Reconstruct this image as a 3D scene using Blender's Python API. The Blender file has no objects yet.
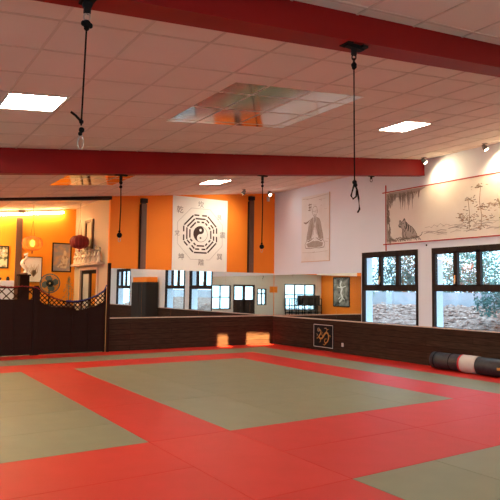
import bpy, bmesh, math, random
from mathutils import Vector, Matrix
random.seed(7)
S = bpy.context.scene
COL = S.collection
PI = math.pi

# ------------------------------------------------------------------ materials
def mat(name, col, rough=.6, metal=0., emit=None, es=0., spec=.5, build=None):
    m = bpy.data.materials.new(name); m.use_nodes = True
    nt = m.node_tree; b = nt.nodes['Principled BSDF']
    b.inputs['Base Color'].default_value = (*col, 1)
    b.inputs['Roughness'].default_value = rough
    b.inputs['Metallic'].default_value = metal
    b.inputs['Specular IOR Level'].default_value = spec
    if emit:
        b.inputs['Emission Color'].default_value = (*emit, 1)
        b.inputs['Emission Strength'].default_value = es
    if build: build(nt, b)
    return m

def N(nt, t, **k):
    n = nt.nodes.new(t)
    for a, v in k.items():
        if a in n.inputs: n.inputs[a].default_value = v
        else: setattr(n, a, v)
    return n

def noisy(c2, scale=4., detail=4., lo=.35, hi=.7, bump=0., stretch=(1, 1, 1), bscale=None):
    """base colour wanders towards c2 with a noise; optional bump"""
    def f(nt, b):
        tc = N(nt, 'ShaderNodeTexCoord'); mp = N(nt, 'ShaderNodeMapping')
        mp.inputs['Scale'].default_value = stretch
        nt.links.new(tc.outputs['Object'], mp.inputs['Vector'])
        n = N(nt, 'ShaderNodeTexNoise'); n.inputs['Scale'].default_value = scale; n.inputs['Detail'].default_value = detail
        nt.links.new(mp.outputs[0], n.inputs['Vector'])
        r = N(nt, 'ShaderNodeValToRGB'); e = r.color_ramp.elements
        e[0].position = lo; e[1].position = hi
        e[0].color = b.inputs['Base Color'].default_value[:]; e[1].color = (*c2, 1)
        nt.links.new(n.outputs['Fac'], r.inputs['Fac']); nt.links.new(r.outputs['Color'], b.inputs['Base Color'])
        if bump:
            bp = N(nt, 'ShaderNodeBump'); bp.inputs['Strength'].default_value = bump; bp.inputs['Distance'].default_value = .01
            n2 = N(nt, 'ShaderNodeTexNoise'); n2.inputs['Scale'].default_value = bscale or scale * 6
            nt.links.new(mp.outputs[0], n2.inputs['Vector'])
            nt.links.new(n2.outputs['Fac'], bp.inputs['Height']); nt.links.new(bp.outputs[0], b.inputs['Normal'])
    return f

def planks(c2, c3, pw=2.4, ph=.14):
    """horizontal boards running along a wall: u = x + y, v = z"""
    def f(nt, b):
        tc = N(nt, 'ShaderNodeTexCoord'); sp = N(nt, 'ShaderNodeSeparateXYZ')
        nt.links.new(tc.outputs['Object'], sp.inputs[0])
        ad = N(nt, 'ShaderNodeMath', operation='ADD')
        nt.links.new(sp.outputs[0], ad.inputs[0]); nt.links.new(sp.outputs[1], ad.inputs[1])
        cb = N(nt, 'ShaderNodeCombineXYZ'); nt.links.new(ad.outputs[0], cb.inputs[0]); nt.links.new(sp.outputs[2], cb.inputs[1])
        br = N(nt, 'ShaderNodeTexBrick'); br.inputs['Scale'].default_value = 1
        br.inputs['Color1'].default_value = b.inputs['Base Color'].default_value[:]
        br.inputs['Color2'].default_value = (*c2, 1); br.inputs['Mortar'].default_value = (*c3, 1)
        br.inputs['Mortar Size'].default_value = .005; br.inputs['Brick Width'].default_value = pw; br.inputs['Row Height'].default_value = ph
        nt.links.new(cb.outputs[0], br.inputs['Vector'])
        mp = N(nt, 'ShaderNodeMapping'); mp.inputs['Scale'].default_value = (2, 22, 1); nt.links.new(cb.outputs[0], mp.inputs['Vector'])
        n = N(nt, 'ShaderNodeTexNoise'); n.inputs['Scale'].default_value = 1.6; n.inputs['Detail'].default_value = 6
        nt.links.new(mp.outputs[0], n.inputs['Vector'])
        mx = N(nt, 'ShaderNodeMix', data_type='RGBA', blend_type='MULTIPLY'); mx.inputs[0].default_value = .75
        rp = N(nt, 'ShaderNodeValToRGB'); rp.color_ramp.elements[0].position = .3; rp.color_ramp.elements[0].color = (.35, .33, .32, 1)
        rp.color_ramp.elements[1].position = .7; rp.color_ramp.elements[1].color = (1.35, 1.3, 1.25, 1)
        nt.links.new(n.outputs['Fac'], rp.inputs[0])
        nt.links.new(br.outputs['Color'], mx.inputs[6]); nt.links.new(rp.outputs[0], mx.inputs[7])
        nt.links.new(mx.outputs[2], b.inputs['Base Color'])
        bp = N(nt, 'ShaderNodeBump'); bp.inputs['Strength'].default_value = .4; bp.inputs['Distance'].default_value = .006
        nt.links.new(br.outputs['Fac'], bp.inputs['Height']); bp.invert = True
        nt.links.new(bp.outputs[0], b.inputs['Normal'])
    return f

M = {}
M['tile'] = mat('ceiling_tile', (.80, .72, .66), .9, build=noisy((.75, .67, .61), 1.3, 5, .45, .8, .15, bscale=60))
M['tbar'] = mat('ceiling_grid_metal', (.68, .60, .54), .8, spec=.1)
M['orange'] = mat('orange_paint', (.95, .25, .010), .75, build=noisy((.90, .22, .009), 1.2, 3, .4, .8))
M['orange_lit'] = mat('orange_paint_yellow_light', (.95, .34, .015), .75, build=noisy((.92, .31, .013), 1.2, 3, .4, .8))  # orange paint made yellower in place of the strong warm light
M['white'] = mat('white_paint_daylight_tint', (.80, .87, .96), .8, build=noisy((.77, .84, .93), .9, 3, .4, .8))  # blue put into the white paint for the cool daylight cast
M['cream'] = mat('cream_paint', (.47, .38, .29), .8)
M['greywall'] = mat('grey_beige_paint', (.66, .62, .56), .8)
M['wood'] = mat('dark_plank_wood', (.042, .019, .012), .75, spec=.12, build=planks((.058, .030, .019), (.014, .008, .006)))
M['ledge'] = mat('pale_ledge', (.62, .46, .36), .5)
M['beam'] = mat('red_beam_paint', (.30, .007, .007), .5, spec=.22, build=noisy((.26, .006, .006), 2, 3))
M['red1'] = mat('red_mat_vinyl', (.53, .024, .018), .5, spec=.18, build=noisy((.49, .022, .011), 3, 4, bump=.12, bscale=160))
M['red2'] = mat('red_mat_vinyl_turned', (.56, .030, .021), .5, spec=.18, build=noisy((.52, .028, .015), 3, 4, bump=.12, bscale=160))
M['gry1'] = mat('grey_green_mat_vinyl', (.215, .212, .128), .5, spec=.18, build=noisy((.197, .195, .120), 3, 4, bump=.12, bscale=160))
M['gry2'] = mat('grey_green_mat_vinyl_turned', (.230, .226, .142), .5, spec=.18, build=noisy((.212, .209, .130), 3, 4, bump=.12, bscale=160))
M['sub'] = mat('subfloor', (.12, .10, .09), .9, build=noisy((.16, .14, .12), 3))
M['mirror'] = mat('mirror_glass', (.86, .90, .87), .012, 1.0)
M['cmirror'] = mat('ceiling_mirror_tile', (.52, .44, .38), .09, 1.0)
M['black'] = mat('black_paint', (.009, .009, .010), .6, spec=.15)
M['rope'] = mat('black_rope', (.008, .008, .009), .9, spec=.08)
M['steel'] = mat('bare_steel', (.55, .54, .52), .3, 1.0)
M['brass'] = mat('brass', (.75, .55, .28), .3, 1.0)
M['frame'] = mat('dark_window_wood', (.018, .010, .009), .6, spec=.2, build=noisy((.035, .02, .015), 6, 4, stretch=(1, 1, .2)))
M['plaster'] = mat('outside_plaster', (.80, .82, .84), .85)
M['cloth'] = mat('banner_cloth', (.90, .87, .79), .85, build=noisy((.86, .83, .75), 2.5, 3))
M['ink'] = mat('black_ink', (.012, .010, .010), .8)
M['inkb'] = mat('brown_black_print', (.045, .018, .012), .8)
M['inkg'] = mat('grey_ink', (.26, .22, .19), .85)
M['inkl'] = mat('light_grey_ink', (.44, .40, .36), .85)
M['inkf'] = mat('faint_ink', (.66, .62, .55), .85)
M['inkt'] = mat('tan_ink', (.42, .30, .20), .85)
M['post'] = mat('weathered_brown_wood', (.10, .040, .022), .55, build=noisy((.20, .10, .065), 3, 5, .4, .75, stretch=(1, 1, .15)))
M['paper'] = mat('painted_paper', (.78, .80, .80), .85, build=noisy((.66, .65, .62), 1.5, 5, .5, .85))
M['scroll'] = mat('scroll_silk', (.82, .79, .72), .85, build=noisy((.68, .64, .56), 1.1, 5, .5, .85))
M['redtrim'] = mat('red_scroll_tape', (.42, .03, .025), .6)
M['roll'] = mat('black_roll_vinyl', (.018, .018, .024), .42, build=noisy((.03, .03, .04), 14, 4, bump=.3))
M['rollw'] = mat('roll_white_band', (.55, .50, .47), .6)
M['rollr'] = mat('roll_red_stripe', (.50, .02, .03), .6)
M['fence'] = mat('brown_stained_fence', (.026, .011, .009), .85, spec=.08, build=noisy((.028, .012, .009), 5, 4, stretch=(.2, 1, 2)))
M['gold'] = mat('gold_paint', (.55, .27, .06), .45, .3)
M['pale'] = mat('pale_line_paint', (.72, .66, .60), .6)
M['plastic'] = mat('off_white_plastic', (.62, .60, .56), .5)
M['greyp'] = mat('grey_plastic', (.20, .18, .17), .5)
M['panel'] = mat('lit_diffuser', (.9, .9, .9), .6, emit=(1., .87, .72), es=66.)
M['panel_added'] = mat('added_warm_diffuser', (.9, .9, .9), .6, emit=(1., .78, .36), es=130.)
M['strip'] = mat('added_glow_tube', (1, 1, 1), .6, emit=(1., .78, .36), es=45.)
M['bulb'] = mat('lit_bulb', (1, 1, 1), .6, emit=(1., .60, .22), es=35.)
M['spotlens'] = mat('spot_lens', (1, 1, 1), .3, emit=(1., .78, .5), es=20.)
def lantern_paper(nt, b):
    b.inputs['Transmission Weight'].default_value = 0
M['lant1'] = mat('orange_lantern_silk', (.70, .12, .03), .7, emit=(1., .27, .04), es=.9)
M['lant2'] = mat('dark_red_lantern_silk', (.22, .010, .010), .65)
M['stone'] = mat('leaf_litter_stones', (.30, .15, .11), .9, build=noisy((.68, .46, .38), 5, 6, .4, .68))
M['soil'] = mat('bank_soil', (.22, .11, .08), .95, build=noisy((.42, .27, .22), 7, 6, .42, .62, .5))
M['conc'] = mat('pale_concrete', (.56, .55, .58), .9, build=noisy((.44, .44, .48), 2, 5))
M['leafA'] = mat('blue_green_leaves', (.045, .12, .10), .55, build=noisy((.14, .26, .23), 2, 3))
M['leafB'] = mat('bright_leaves', (.10, .22, .15), .55, build=noisy((.30, .44, .38), 2, 3))
M['bark'] = mat('bark', (.10, .07, .05), .9)
M['fig'] = mat('ivory_figure', (.70, .60, .46), .5, build=noisy((.28, .16, .10), 12, 4, .5, .65))
M['teal'] = mat('grey_green_enamel', (.10, .14, .12), .3)
M['blue'] = mat('blue_tinsel', (.03, .05, .30), .3, .4)
M['redt'] = mat('red_tinsel', (.30, .01, .02), .3, .4)
M['artsky'] = mat('painted_scene', (.34, .33, .36), .6, build=noisy((.55, .38, .26), 5, 4, .45, .6))
M['artgreen'] = mat('painted_flowers', (.62, .55, .38), .6, build=noisy((.10, .10, .06), 9, 4, .5, .6))
M['artdark'] = mat('dark_grey_art', (.30, .29, .26), .7, build=noisy((.05, .05, .045), 3, 5, .4, .65))
M['door'] = mat('pale_blue_door', (.34, .40, .44), .5)
M['curtain'] = mat('dark_curtain', (.022, .016, .015), .9)

def glassmat():
    m = bpy.data.materials.new('window_glass'); m.use_nodes = True; nt = m.node_tree
    for n in list(nt.nodes):
        if n.type != 'OUTPUT_MATERIAL': nt.nodes.remove(n)
    out = [n for n in nt.nodes if n.type == 'OUTPUT_MATERIAL'][0]
    t = N(nt, 'ShaderNodeBsdfTransparent'); t.inputs[0].default_value = (.92, .97, .96, 1)
    g = N(nt, 'ShaderNodeBsdfGlossy'); g.inputs['Roughness'].default_value = .02
    f = N(nt, 'ShaderNodeFresnel'); ge = N(nt, 'ShaderNodeNewGeometry'); io = N(nt, 'ShaderNodeMapRange')
    io.inputs['To Min'].default_value = 1.5; io.inputs['To Max'].default_value = 1/1.5
    nt.links.new(ge.outputs['Backfacing'], io.inputs['Value']); nt.links.new(io.outputs[0], f.inputs[0])
    x = N(nt, 'ShaderNodeMixShader')
    nt.links.new(f.outputs[0], x.inputs[0]); nt.links.new(t.outputs[0], x.inputs[1]); nt.links.new(g.outputs[0], x.inputs[2])
    nt.links.new(x.outputs[0], out.inputs[0]); return m
M['glass'] = glassmat()

# ------------------------------------------------------------------ mesh builder
class MB:
    def __init__(s): s.v = []; s.f = []; s.sm = []
    def add(s, vs, fs, smooth=False):
        o = len(s.v); s.v += [tuple(v) for v in vs]
        for f in fs: s.f.append([i + o for i in f]); s.sm.append(smooth)
        return s
    def box(s, x0, x1, y0, y1, z0, z1, mtx=None):
        vs = [Vector(p) for p in ((x0,y0,z0),(x1,y0,z0),(x1,y1,z0),(x0,y1,z0),(x0,y0,z1),(x1,y0,z1),(x1,y1,z1),(x0,y1,z1))]
        if mtx: vs = [mtx @ v for v in vs]
        return s.add(vs, [(0,3,2,1),(4,5,6,7),(0,1,5,4),(1,2,6,5),(2,3,7,6),(3,0,4,7)])
    def bev(s, x0, x1, y0, y1, z0, z1, r=.01, n=2):
        bm = bmesh.new(); bmesh.ops.create_cube(bm, size=1)
        for v in bm.verts: v.co = Vector(((x0+x1)/2+v.co.x*(x1-x0), (y0+y1)/2+v.co.y*(y1-y0), (z0+z1)/2+v.co.z*(z1-z0)))
        bmesh.ops.bevel(bm, geom=bm.edges[:], offset=r, segments=n, affect='EDGES', profile=.6)
        bm.verts.index_update(); s.add([v.co[:] for v in bm.verts], [[v.index for v in f.verts] for f in bm.faces]); bm.free(); return s
    def prism(s, pts, axis, a0, a1):
        """polygon pts in the two other axes, extruded along axis a0..a1"""
        n = len(pts)
        def P(p, a): return {'x': (a, p[0], p[1]), 'y': (p[0], a, p[1]), 'z': (p[0], p[1], a)}[axis]
        vs = [P(p, a0) for p in pts] + [P(p, a1) for p in pts]
        return s.add(vs, [list(range(n)), list(range(2*n-1, n-1, -1))] + [(i, (i+1) % n, n+(i+1) % n, n+i) for i in range(n)])
    def tube(s, pts, r, n=8, caps=True):
        pts = [Vector(p) for p in pts]; vs = []; fs = []
        rs = r if isinstance(r, (list, tuple)) else [r]*len(pts)
        for i, p in enumerate(pts):
            d = (pts[min(i+1, len(pts)-1)] - pts[max(i-1, 0)]).normalized()
            a = d.cross(Vector((0, 0, 1)));
            if a.length < .1: a = d.cross(Vector((0, 1, 0)))
            a.normalize(); b = d.cross(a)
            for k in range(n):
                t = 2*PI*k/n; vs.append(p + (a*math.cos(t) + b*math.sin(t))*rs[i])
        for i in range(len(pts)-1):
            for k in range(n): fs.append((i*n+k, i*n+(k+1) % n, (i+1)*n+(k+1) % n, (i+1)*n+k))
        s.add(vs, fs, True)
        if caps: s.add(vs[:n], [list(range(n))[::-1]]); s.add(vs[-n:], [list(range(n))])
        return s
    def lathe(s, prof, c=(0, 0, 0), n=20, mod=None):
        """profile [(r,z)...] spun round vertical axis through c"""
        vs = []; fs = []
        for i, (r, z) in enumerate(prof):
            for k in range(n):
                t = 2*PI*k/n; q = r*(mod(t) if mod else 1); vs.append((c[0]+q*math.cos(t), c[1]+q*math.sin(t), c[2]+z))
        for i in range(len(prof)-1):
            for k in range(n): fs.append((i*n+k, i*n+(k+1) % n, (i+1)*n+(k+1) % n, (i+1)*n+k))
        fs.append(list(range(n))[::-1]); m = (len(prof)-1)*n; fs.append([m+k for k in range(n)])
        return s.add(vs, fs, True)
    def ball(s, c, r, n=10, sq=(1, 1, 1)):
        h = n//2; vs = []; fs = []
        for i in range(h+1):
            a = PI*i/h
            for k in range(n):
                t = 2*PI*k/n; vs.append((c[0]+r*sq[0]*math.sin(a)*math.cos(t), c[1]+r*sq[1]*math.sin(a)*math.sin(t), c[2]-r*sq[2]*math.cos(a)))
        for i in range(h):
            for k in range(n): fs.append((i*n+k, i*n+(k+1) % n, (i+1)*n+(k+1) % n, (i+1)*n+k))
        return s.add(vs, fs, True)
    def build(s, name, m, parent=None, loc=(0, 0, 0), kind=None):
        me = bpy.data.meshes.new(name); me.from_pydata(s.v, [], s.f)
        me.polygons.foreach_set('use_smooth', s.sm); me.materials.append(M[m] if isinstance(m, str) else m)
        me.update(); bm = bmesh.new(); bm.from_mesh(me); bmesh.ops.remove_doubles(bm, verts=bm.verts, dist=1e-6)
        bmesh.ops.recalc_face_normals(bm, faces=bm.faces); bm.to_mesh(me); bm.free()
        o = bpy.data.objects.new(name, me); COL.objects.link(o); o.location = loc
        if parent: o.parent = parent
        if kind: o['kind'] = kind
        return o

def tag(o, label, cat, group=None, kind=None):
    o['label'] = label; o['category'] = cat
    if group: o['group'] = group
    if kind: o['kind'] = kind
    return o
def thing(name, label, cat, loc, group=None, rz=0):
    o = bpy.data.objects.new(name, None); COL.objects.link(o); o.location = loc; o.rotation_euler = (0, 0, rz)
    o.empty_display_size = .1
    return tag(o, label, cat, group)
def root(name, loc=(0, 0, 0)):
    o = bpy.data.objects.new(name, None); COL.objects.link(o); o.location = loc; o['kind'] = 'structure'; return o
def copy_tree(o, parent=None):
    c = o.copy(); COL.objects.link(c); c.parent = parent
    for ch in list(o.children): copy_tree(ch, c)
    return c

# ------------------------------------------------------------------ measures (metres); camera stands at x=0, y=0
XR, YB, YF, XL = 10.55, 14.60, -1.50, -5.10
SL = .117
def zc(x): return 4.65 + SL*(x - XR)          # underside of the sloping tiled ceiling
YBR = 17.6                                     # far wall of the room behind the fence
XS = 5.26                                      # side wall of that room
WZ = .84                                       # top of the dark wainscot
F_DROP = .10                                   # front bay ceiling hangs a little lower

# ------------------------------------------------------------------ structure
def slab(x0, x1, y0, y1, drop=0., th=.15):
    return [(x0, zc(x0)-drop), (x1, zc(x1)-drop), (x1, zc(x1)-drop+th), (x0, zc(x0)-drop+th)]
mb = MB()
mb.prism(slab(XL-.3, XR+.45, 0, 0), 'y', 3.06, YBR+.2)
mb.prism(slab(XL-.3, XR+.45, 0, 0, F_DROP), 'y', YF-.3, 3.06)
ceil = mb.build('ceiling', 'tile', kind='structure')
g = MB()
k = -10
X0, Y0, ST = 1.10, 4.18, .617
x = X0 + ST*k
while x < XR:
    if x > XL:
        for (a, b, d) in ((3.22, YBR, 0), (YF, 3.06, F_DROP)):
            g.prism([(x-.011, zc(x-.011)-d-.007), (x+.011, zc(x+.011)-d-.007), (x+.011, zc(x+.011)-d+.004), (x-.011, zc(x-.011)-d+.004)], 'y', a, b)
    x += ST
y = Y0 - ST*9
while y < YBR:
    if y > YF and not 3.0 < y < 3.3:
        d = 0 if y > 3.1 else F_DROP
        g.prism([(XL, zc(XL)-d-.006), (XR, zc(XR)-d-.006), (XR, zc(XR)-d+.004), (XL, zc(XL)-d+.004)], 'y', y-.011, y+.011)
    y += ST
go = g.build('ceiling_grid', 'tbar', ceil)

mb = MB(); mb.box(XL-.3, XR+.4, YF-.3, YBR+.2, -.2, -.04)
mb.build('floor', 'sub', kind='structure')

# back wall (orange) – one slab with a sloping top
mb = MB(); mb.prism([(XS, -.04), (XR, -.04), (XR, zc(XR)), (XS, zc(XS))], 'y', YB, YB+.12); mb.build('wall_back', 'orange', kind='structure')
mb = MB(); mb.prism([(XL, -.04), (-.35, -.04), (-.35, zc(-.35)), (XL, zc(XL))], 'y', YB, YB+.12); mb.build('wall_back_left', 'orange', kind='structure')

# right wall with openings
WIN = [(8.97, 10.76, .83, 2.60), (6.78, 8.57, .83, 2.60), (1.10, 2.90, .83, 2.60)]
GD = (3.25, 4.35, .10, 2.10)
def wall_y(x0, x1, ya, yb, ztop, holes, name, m):
    mb = MB(); ys = sorted({ya, yb, *[h[0] for h in holes], *[h[1] for h in holes]})
    for a, b in zip(ys[:-1], ys[1:]):
        hs = [h for h in holes if h[0] <= a and h[1] >= b]
        if hs: mb.box(x0, x1, a, b, -.04, hs[0][2]); mb.box(x0, x1, a, b, hs[0][3], ztop)
        else: mb.box(x0, x1, a, b, -.04, ztop)
    return mb.build(name, m, kind='structure')
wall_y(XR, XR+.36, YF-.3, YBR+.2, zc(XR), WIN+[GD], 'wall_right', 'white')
ADDED_LW = [(4.2, 6.8, .4, 2.55), (7.6, 10.2, .4, 2.55), (11.0, 13.6, .4, 2.55)]
wall_y(XL-.2, XL, YF-.3, YBR+.2, zc(XL), ADDED_LW, 'wall_left', 'orange')
# front wall behind the camera, seen only in the mirrors
HX = [(-4.55, -1.95, .35, 2.08), (-.48, .22, .70, 1.75), (.42, 2.02, .0, 1.98), (2.20, 3.70, .45, 1.93)]
mb = MB(); xs = sorted({XL, XR, *[h[0] for h in HX], *[h[1] for h in HX]})
for a, b in zip(xs[:-1], xs[1:]):
    hs = [h for h in HX if h[0] <= a and h[1] >= b]
    if hs:
        mb.box(a, b, YF-.25, YF, -.04, hs[0][2])
        mb.prism([(a, hs[0][3]), (b, hs[0][3]), (b, zc(b)-F_DROP), (a, zc(a)-F_DROP)], 'y', YF-.25, YF)
    else: mb.prism([(a, -.04), (b, -.04), (b, zc(b)-F_DROP), (a, zc(a)-F_DROP)], 'y', YF-.25, YF)
mb.build('wall_front', 'greywall', kind='structure')

# room behind the fence
mb = MB(); mb.prism([(-3.2, -.04), (XS, -.04), (XS, zc(XS)), (-3.2, zc(-3.2))], 'y', YBR, YBR+.12); mb.build('wall_annex_back', 'orange_lit', kind='structure')
DY0, DY1, DZ = 15.42, 17.05, 2.20
mb = MB()
for a, b, z0 in ((YB+.12, DY0, -.04), (DY0, DY1, DZ), (DY1, YBR, -.04)):
    mb.prism([(a, z0), (b, z0), (b, zc(XS)), (a, zc(XS))], 'x', XS, XS+.14)
mb.build('wall_annex_right', 'cream', kind='structure')
mb = MB(); mb.prism([(YB+.12, -.04), (YBR, -.04), (YBR, zc(-3.2)), (YB+.12, zc(-3.2))], 'x', -3.34, -3.2); mb.build('wall_annex_left', 'orange', kind='structure')
# lintel trim over the opening
mb = MB()
def sl(x, dz): return zc(x)+dz
mb.add([(-.35, YB-.02, sl(-.35, -.02)), (XS+.02, YB-.02, sl(XS, -.09)), (XS+.02, YB-.02, sl(XS, 0)), (-.35, YB-.02, sl(-.35, 0)),
        (-.35, YB+.12, sl(-.35, -.02)), (XS+.02, YB+.12, sl(XS, -.09)), (XS+.02, YB+.12, sl(XS, 0)), (-.35, YB+.12, sl(-.35, 0))],
       [(0,1,2,3),(7,6,5,4),(0,4,5,1),(3,2,6,7),(0,3,7,4),(1,5,6,2)])
mb.build('trim_3', 'frame', kind='structure')

# wainscots with a pale ledge
mb = MB(); mb.box(XS+.04, XR-.06, YB-.06, YB, 0, WZ)
w = mb.build('trim_1', 'wood', kind='structure')
MB().box(XS+.04, XR-.075, YB-.075, YB, WZ, WZ+.022).build('ledge', 'ledge', w)
mb = MB()
for a, b, zt in ((4.35, YB, WZ), (YF, 3.25, WZ)): mb.box(XR-.06, XR, a, b, 0, WZ-.01)
w = mb.build('trim_2', 'wood', kind='structure')
mb = MB()
for a, b in ((4.35, YB), (YF, 3.25)): mb.box(XR-.075, XR, a, b, WZ-.01, WZ+.012)
mb.build('ledge', 'ledge', w)

# ------------------------------------------------------------------ windows
def window_right(n, ya, yb, z0, z1, name=None):
    r = root('window_%d' % n, (XR, ya, z0)); W = yb-ya; H = z1-z0; D = .07
    f = MB(); t = .055; zm = .81
    f.box(-.02, D, 0, t, 0, H); f.box(-.02, D, W-t, W, 0, H); f.box(-.02, D, t, W-t, H-.09, H)
    f.box(-.02, D, t, W-t, zm, zm+.11); f.box(-.01, D, t, W-t, 0, .03)
    # upper casements
    n3 = 3; cw = (W-2*t)/n3; zt = H-.09; zb = zm+.11
    for i in range(n3+1):
        y = t+cw*i; wd = .05 if 0 < i < n3 else .035
        f.box(-.012, D, max(t, y-wd), min(W-t, y+wd), zb, zt)
    f.box(-.012, D, t, W-t, zb, zb+.035); f.box(-.012, D, t, W-t, zt-.045, zt)
    f.build('window_frame', 'frame', r)
    for i in range(n3):
        y = t+cw*i
        MB().box(.03, .036, y+.045, y+cw-.045, zb+.03, zt-.04).build('pane', 'glass', r)
    MB().box(.03, .036, t-.005, W-t+.005, .025, zm+.005).build('pane', 'glass', r)
    h = MB(); yy = t+cw*2
    h.box(-.035, -.012, yy-.016, yy+.016, zb+.10, zb+.24); h.box(-.06, -.035, yy-.012, yy+.012, zb+.05, zb+.17)
    h.build('window_handle', 'brass', r)
    return r
for i, (a, b, z0, z1) in enumerate(WIN): window_right(i+1, a, b, z0, z1)
# windows added to the unseen left wall to bring in cool daylight
for i, (ya, yb, z0, z1) in enumerate(ADDED_LW):
    r = root('window_%d' % (7+i), (XL, ya, z0)); W = yb-ya; H = z1-z0; f = MB()
    f.box(-.1, .02, 0, .06, 0, H); f.box(-.1, .02, W-.06, W, 0, H); f.box(-.1, .02, .06, W-.06, 0, .06); f.box(-.1, .02, .06, W-.06, H-.06, H); f.box(-.1, .02, W/2-.04, W/2+.04, .06, H-.06)
    f.build('window_frame', 'frame', r)
    MB().box(-.05, -.044, .06, W/2-.04, .06, H-.06).build('pane', 'glass', r); MB().box(-.05, -.044, W/2+.04, W-.06, .06, H-.06).build('pane', 'glass', r)
def portal(loc, sx, sy, d):
    ld = bpy.data.lights.new('window_portal', 'AREA'); ld.shape = 'RECTANGLE'; ld.size = sx; ld.size_y = sy; ld.cycles.is_portal = True
    o = bpy.data.objects.new('window_portal', ld); COL.objects.link(o); o.matrix_world = Matrix.Translation(loc) @ Vector(d).to_track_quat('-Z', 'Z').to_matrix().to_4x4()
for a, b, z0, z1 in ADDED_LW: portal((XL-.25, (a+b)/2, (z0+z1)/2), b-a, z1-z0, (1, 0, 0))
for a, b, z0, z1 in WIN+[GD]: portal((XR+.40, (a+b)/2, (z0+z1)/2), b-a, z1-z0, (-1, 0, 0))
# glazed side door (seen in the mirror)
r = root('door_1', (XR, GD[0], 0)); f = MB(); W = GD[1]-GD[0]
f.box(-.02, .08, 0, .07, .0, 2.1); f.box(-.02, .08, W-.07, W, 0, 2.1); f.box(-.02, .08, .07, W-.07, 2.02, 2.1); f.box(-.02, .08, .07, W-.07, .1, .2); f.box(-.02, .08, .07, W-.07, 1.5, 1.56)
f.build('door_frame', 'frame', r); MB().box(.03, .036, .07, W-.07, .2, 1.5).build('pane', 'glass', r); MB().box(.03, .036, .07, W-.07, 1.56, 2.02).build('pane', 'glass', r)
# windows and door of the front wall
def front_win(name, x0, x1, z0, z1, cols, rows, t=.06):
    r = root(name, (x0, YF, z0)); W = x1-x0; H = z1-z0; f = MB()
    f.box(0, t, -.09, .02, 0, H); f.box(W-t, W, -.09, .02, 0, H); f.box(t, W-t, -.09, .02, 0, t); f.box(t, W-t, -.09, .02, H-t, H)
    xs = [t]+[W*c for c in cols]+[W-t]; zs = [t]+[H*q for q in rows]+[H-t]
    for c in cols: f.box(W*c-t/2, W*c+t/2, -.08, .01, t, H-t)
    for q in rows: f.box(t, W-t, -.075, .005, H*q-t/2, H*q+t/2)
    f.build('window_frame', 'frame', r)
    for a, b in zip(xs[:-1], xs[1:]):
        for c, d in zip(zs[:-1], zs[1:]): MB().box(a, b, -.05, -.044, c, d).build('pane', 'glass', r)
    return r
front_win('window_4', -4.55, -1.95, .35, 2.08, (.333, .667), (.60,))
front_win('window_5', -.48, .22, .70, 1.75, (.5,), (.7,))
front_win('window_6', 2.20, 3.70, .45, 1.93, (.5,), (.5,))
r = root('door_2', (.42, YF, 0)); f = MB(); W = 1.6
for x0, x1 in ((0, .1), (W-.1, W), (W/2-.08, W/2+.08)): f.box(x0, x1, -.09, .02, 0, 1.98)
f.box(.1, W-.1, -.09, .02, 1.86, 1.98); f.box(.1, W-.1, -.09, .02, 0, 1.05)
f.build('door_frame', 'frame', r)
MB().box(.1, W/2-.08, -.05, -.044, 1.05, 1.86).build('pane', 'glass', r); MB().box(W/2+.08, W-.1, -.05, -.044, 1.05, 1.86).build('pane', 'glass', r)

# ------------------------------------------------------------------ mirrors
ORD = ['leftmost', 'second', 'third', 'fourth', 'fifth', 'sixth', 'seventh', 'eighth', 'ninth', 'tenth', 'eleventh', 'twelfth']
nb = 6; x0 = XS+.05; pw = (XR-.02-x0)/nb
for i in range(nb):
    o = MB().box(.001, pw-.001, -.008, 0, 0, 1.28).build('wall_mirror', 'mirror', loc=(x0+pw*i, YB-.002, WZ+.024))
    w = 'leftmost' if i == 0 else ('rightmost' if i == nb-1 else ORD[i]+' from the left')
    tag(o, 'frameless mirror panel under the orange wall, %s in that row' % w, 'mirror', 'mirror panels under the orange back wall')
nb = 4; y1 = YB-.012; pw = (y1-10.79)/nb
for i in range(nb):
    o = MB().box(-.008, 0, .001-pw, -.001, 0, 1.24).build('wall_mirror', 'mirror', loc=(XR-.002, y1-pw*i, WZ+.014))
    w = ['next to the room corner', 'second from the corner', 'third from the corner', 'right beside the window'][i]
    tag(o, 'frameless mirror panel under the white wall, %s' % w, 'mirror', 'mirror panels under the white right wall')

# ceiling mirrors, cut to the tile grid
def cmir(xa, xb, ya, yb, d=.003):
    return MB().prism([(xa, zc(xa)-d-.001), (xb, zc(xb)-d-.001), (xb, zc(xb)-d+.004), (xa, zc(xa)-d+.004)], 'y', ya, yb)
def cmirrors(xs, ys, where, group):
    for j in range(len(ys)-1):
        for i in range(len(xs)-1):
            o = cmir(xs[i]+.012, xs[i+1]-.012, ys[j]+.012, ys[j+1]-.012).build('ceiling_mirror_tile', 'cmirror')
            tag(o, 'mirrored ceiling tile %s, row %s from the camera, %s column from the left' % (where, ['one', 'two', 'three', 'four'][j], ['first', 'second', 'third', 'fourth'][i]), 'ceiling mirror', group)
gx = lambda k: X0+ST*k
gy = lambda k: Y0+ST*k
cmirrors([3.13, gx(4), gx(5), gx(6), gx(6.35)], [gy(1.42), gy(2), gy(3), gy(4), gy(4.22)], 'between the two red beams', 'mirrored tiles between the beams')
cmirrors([3.14, gx(4), gx(5), gx(5.6)], [11.20, gy(12), gy(13), 12.55], 'beyond the far red beam', 'mirrored tiles beyond the far beam')

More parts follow.
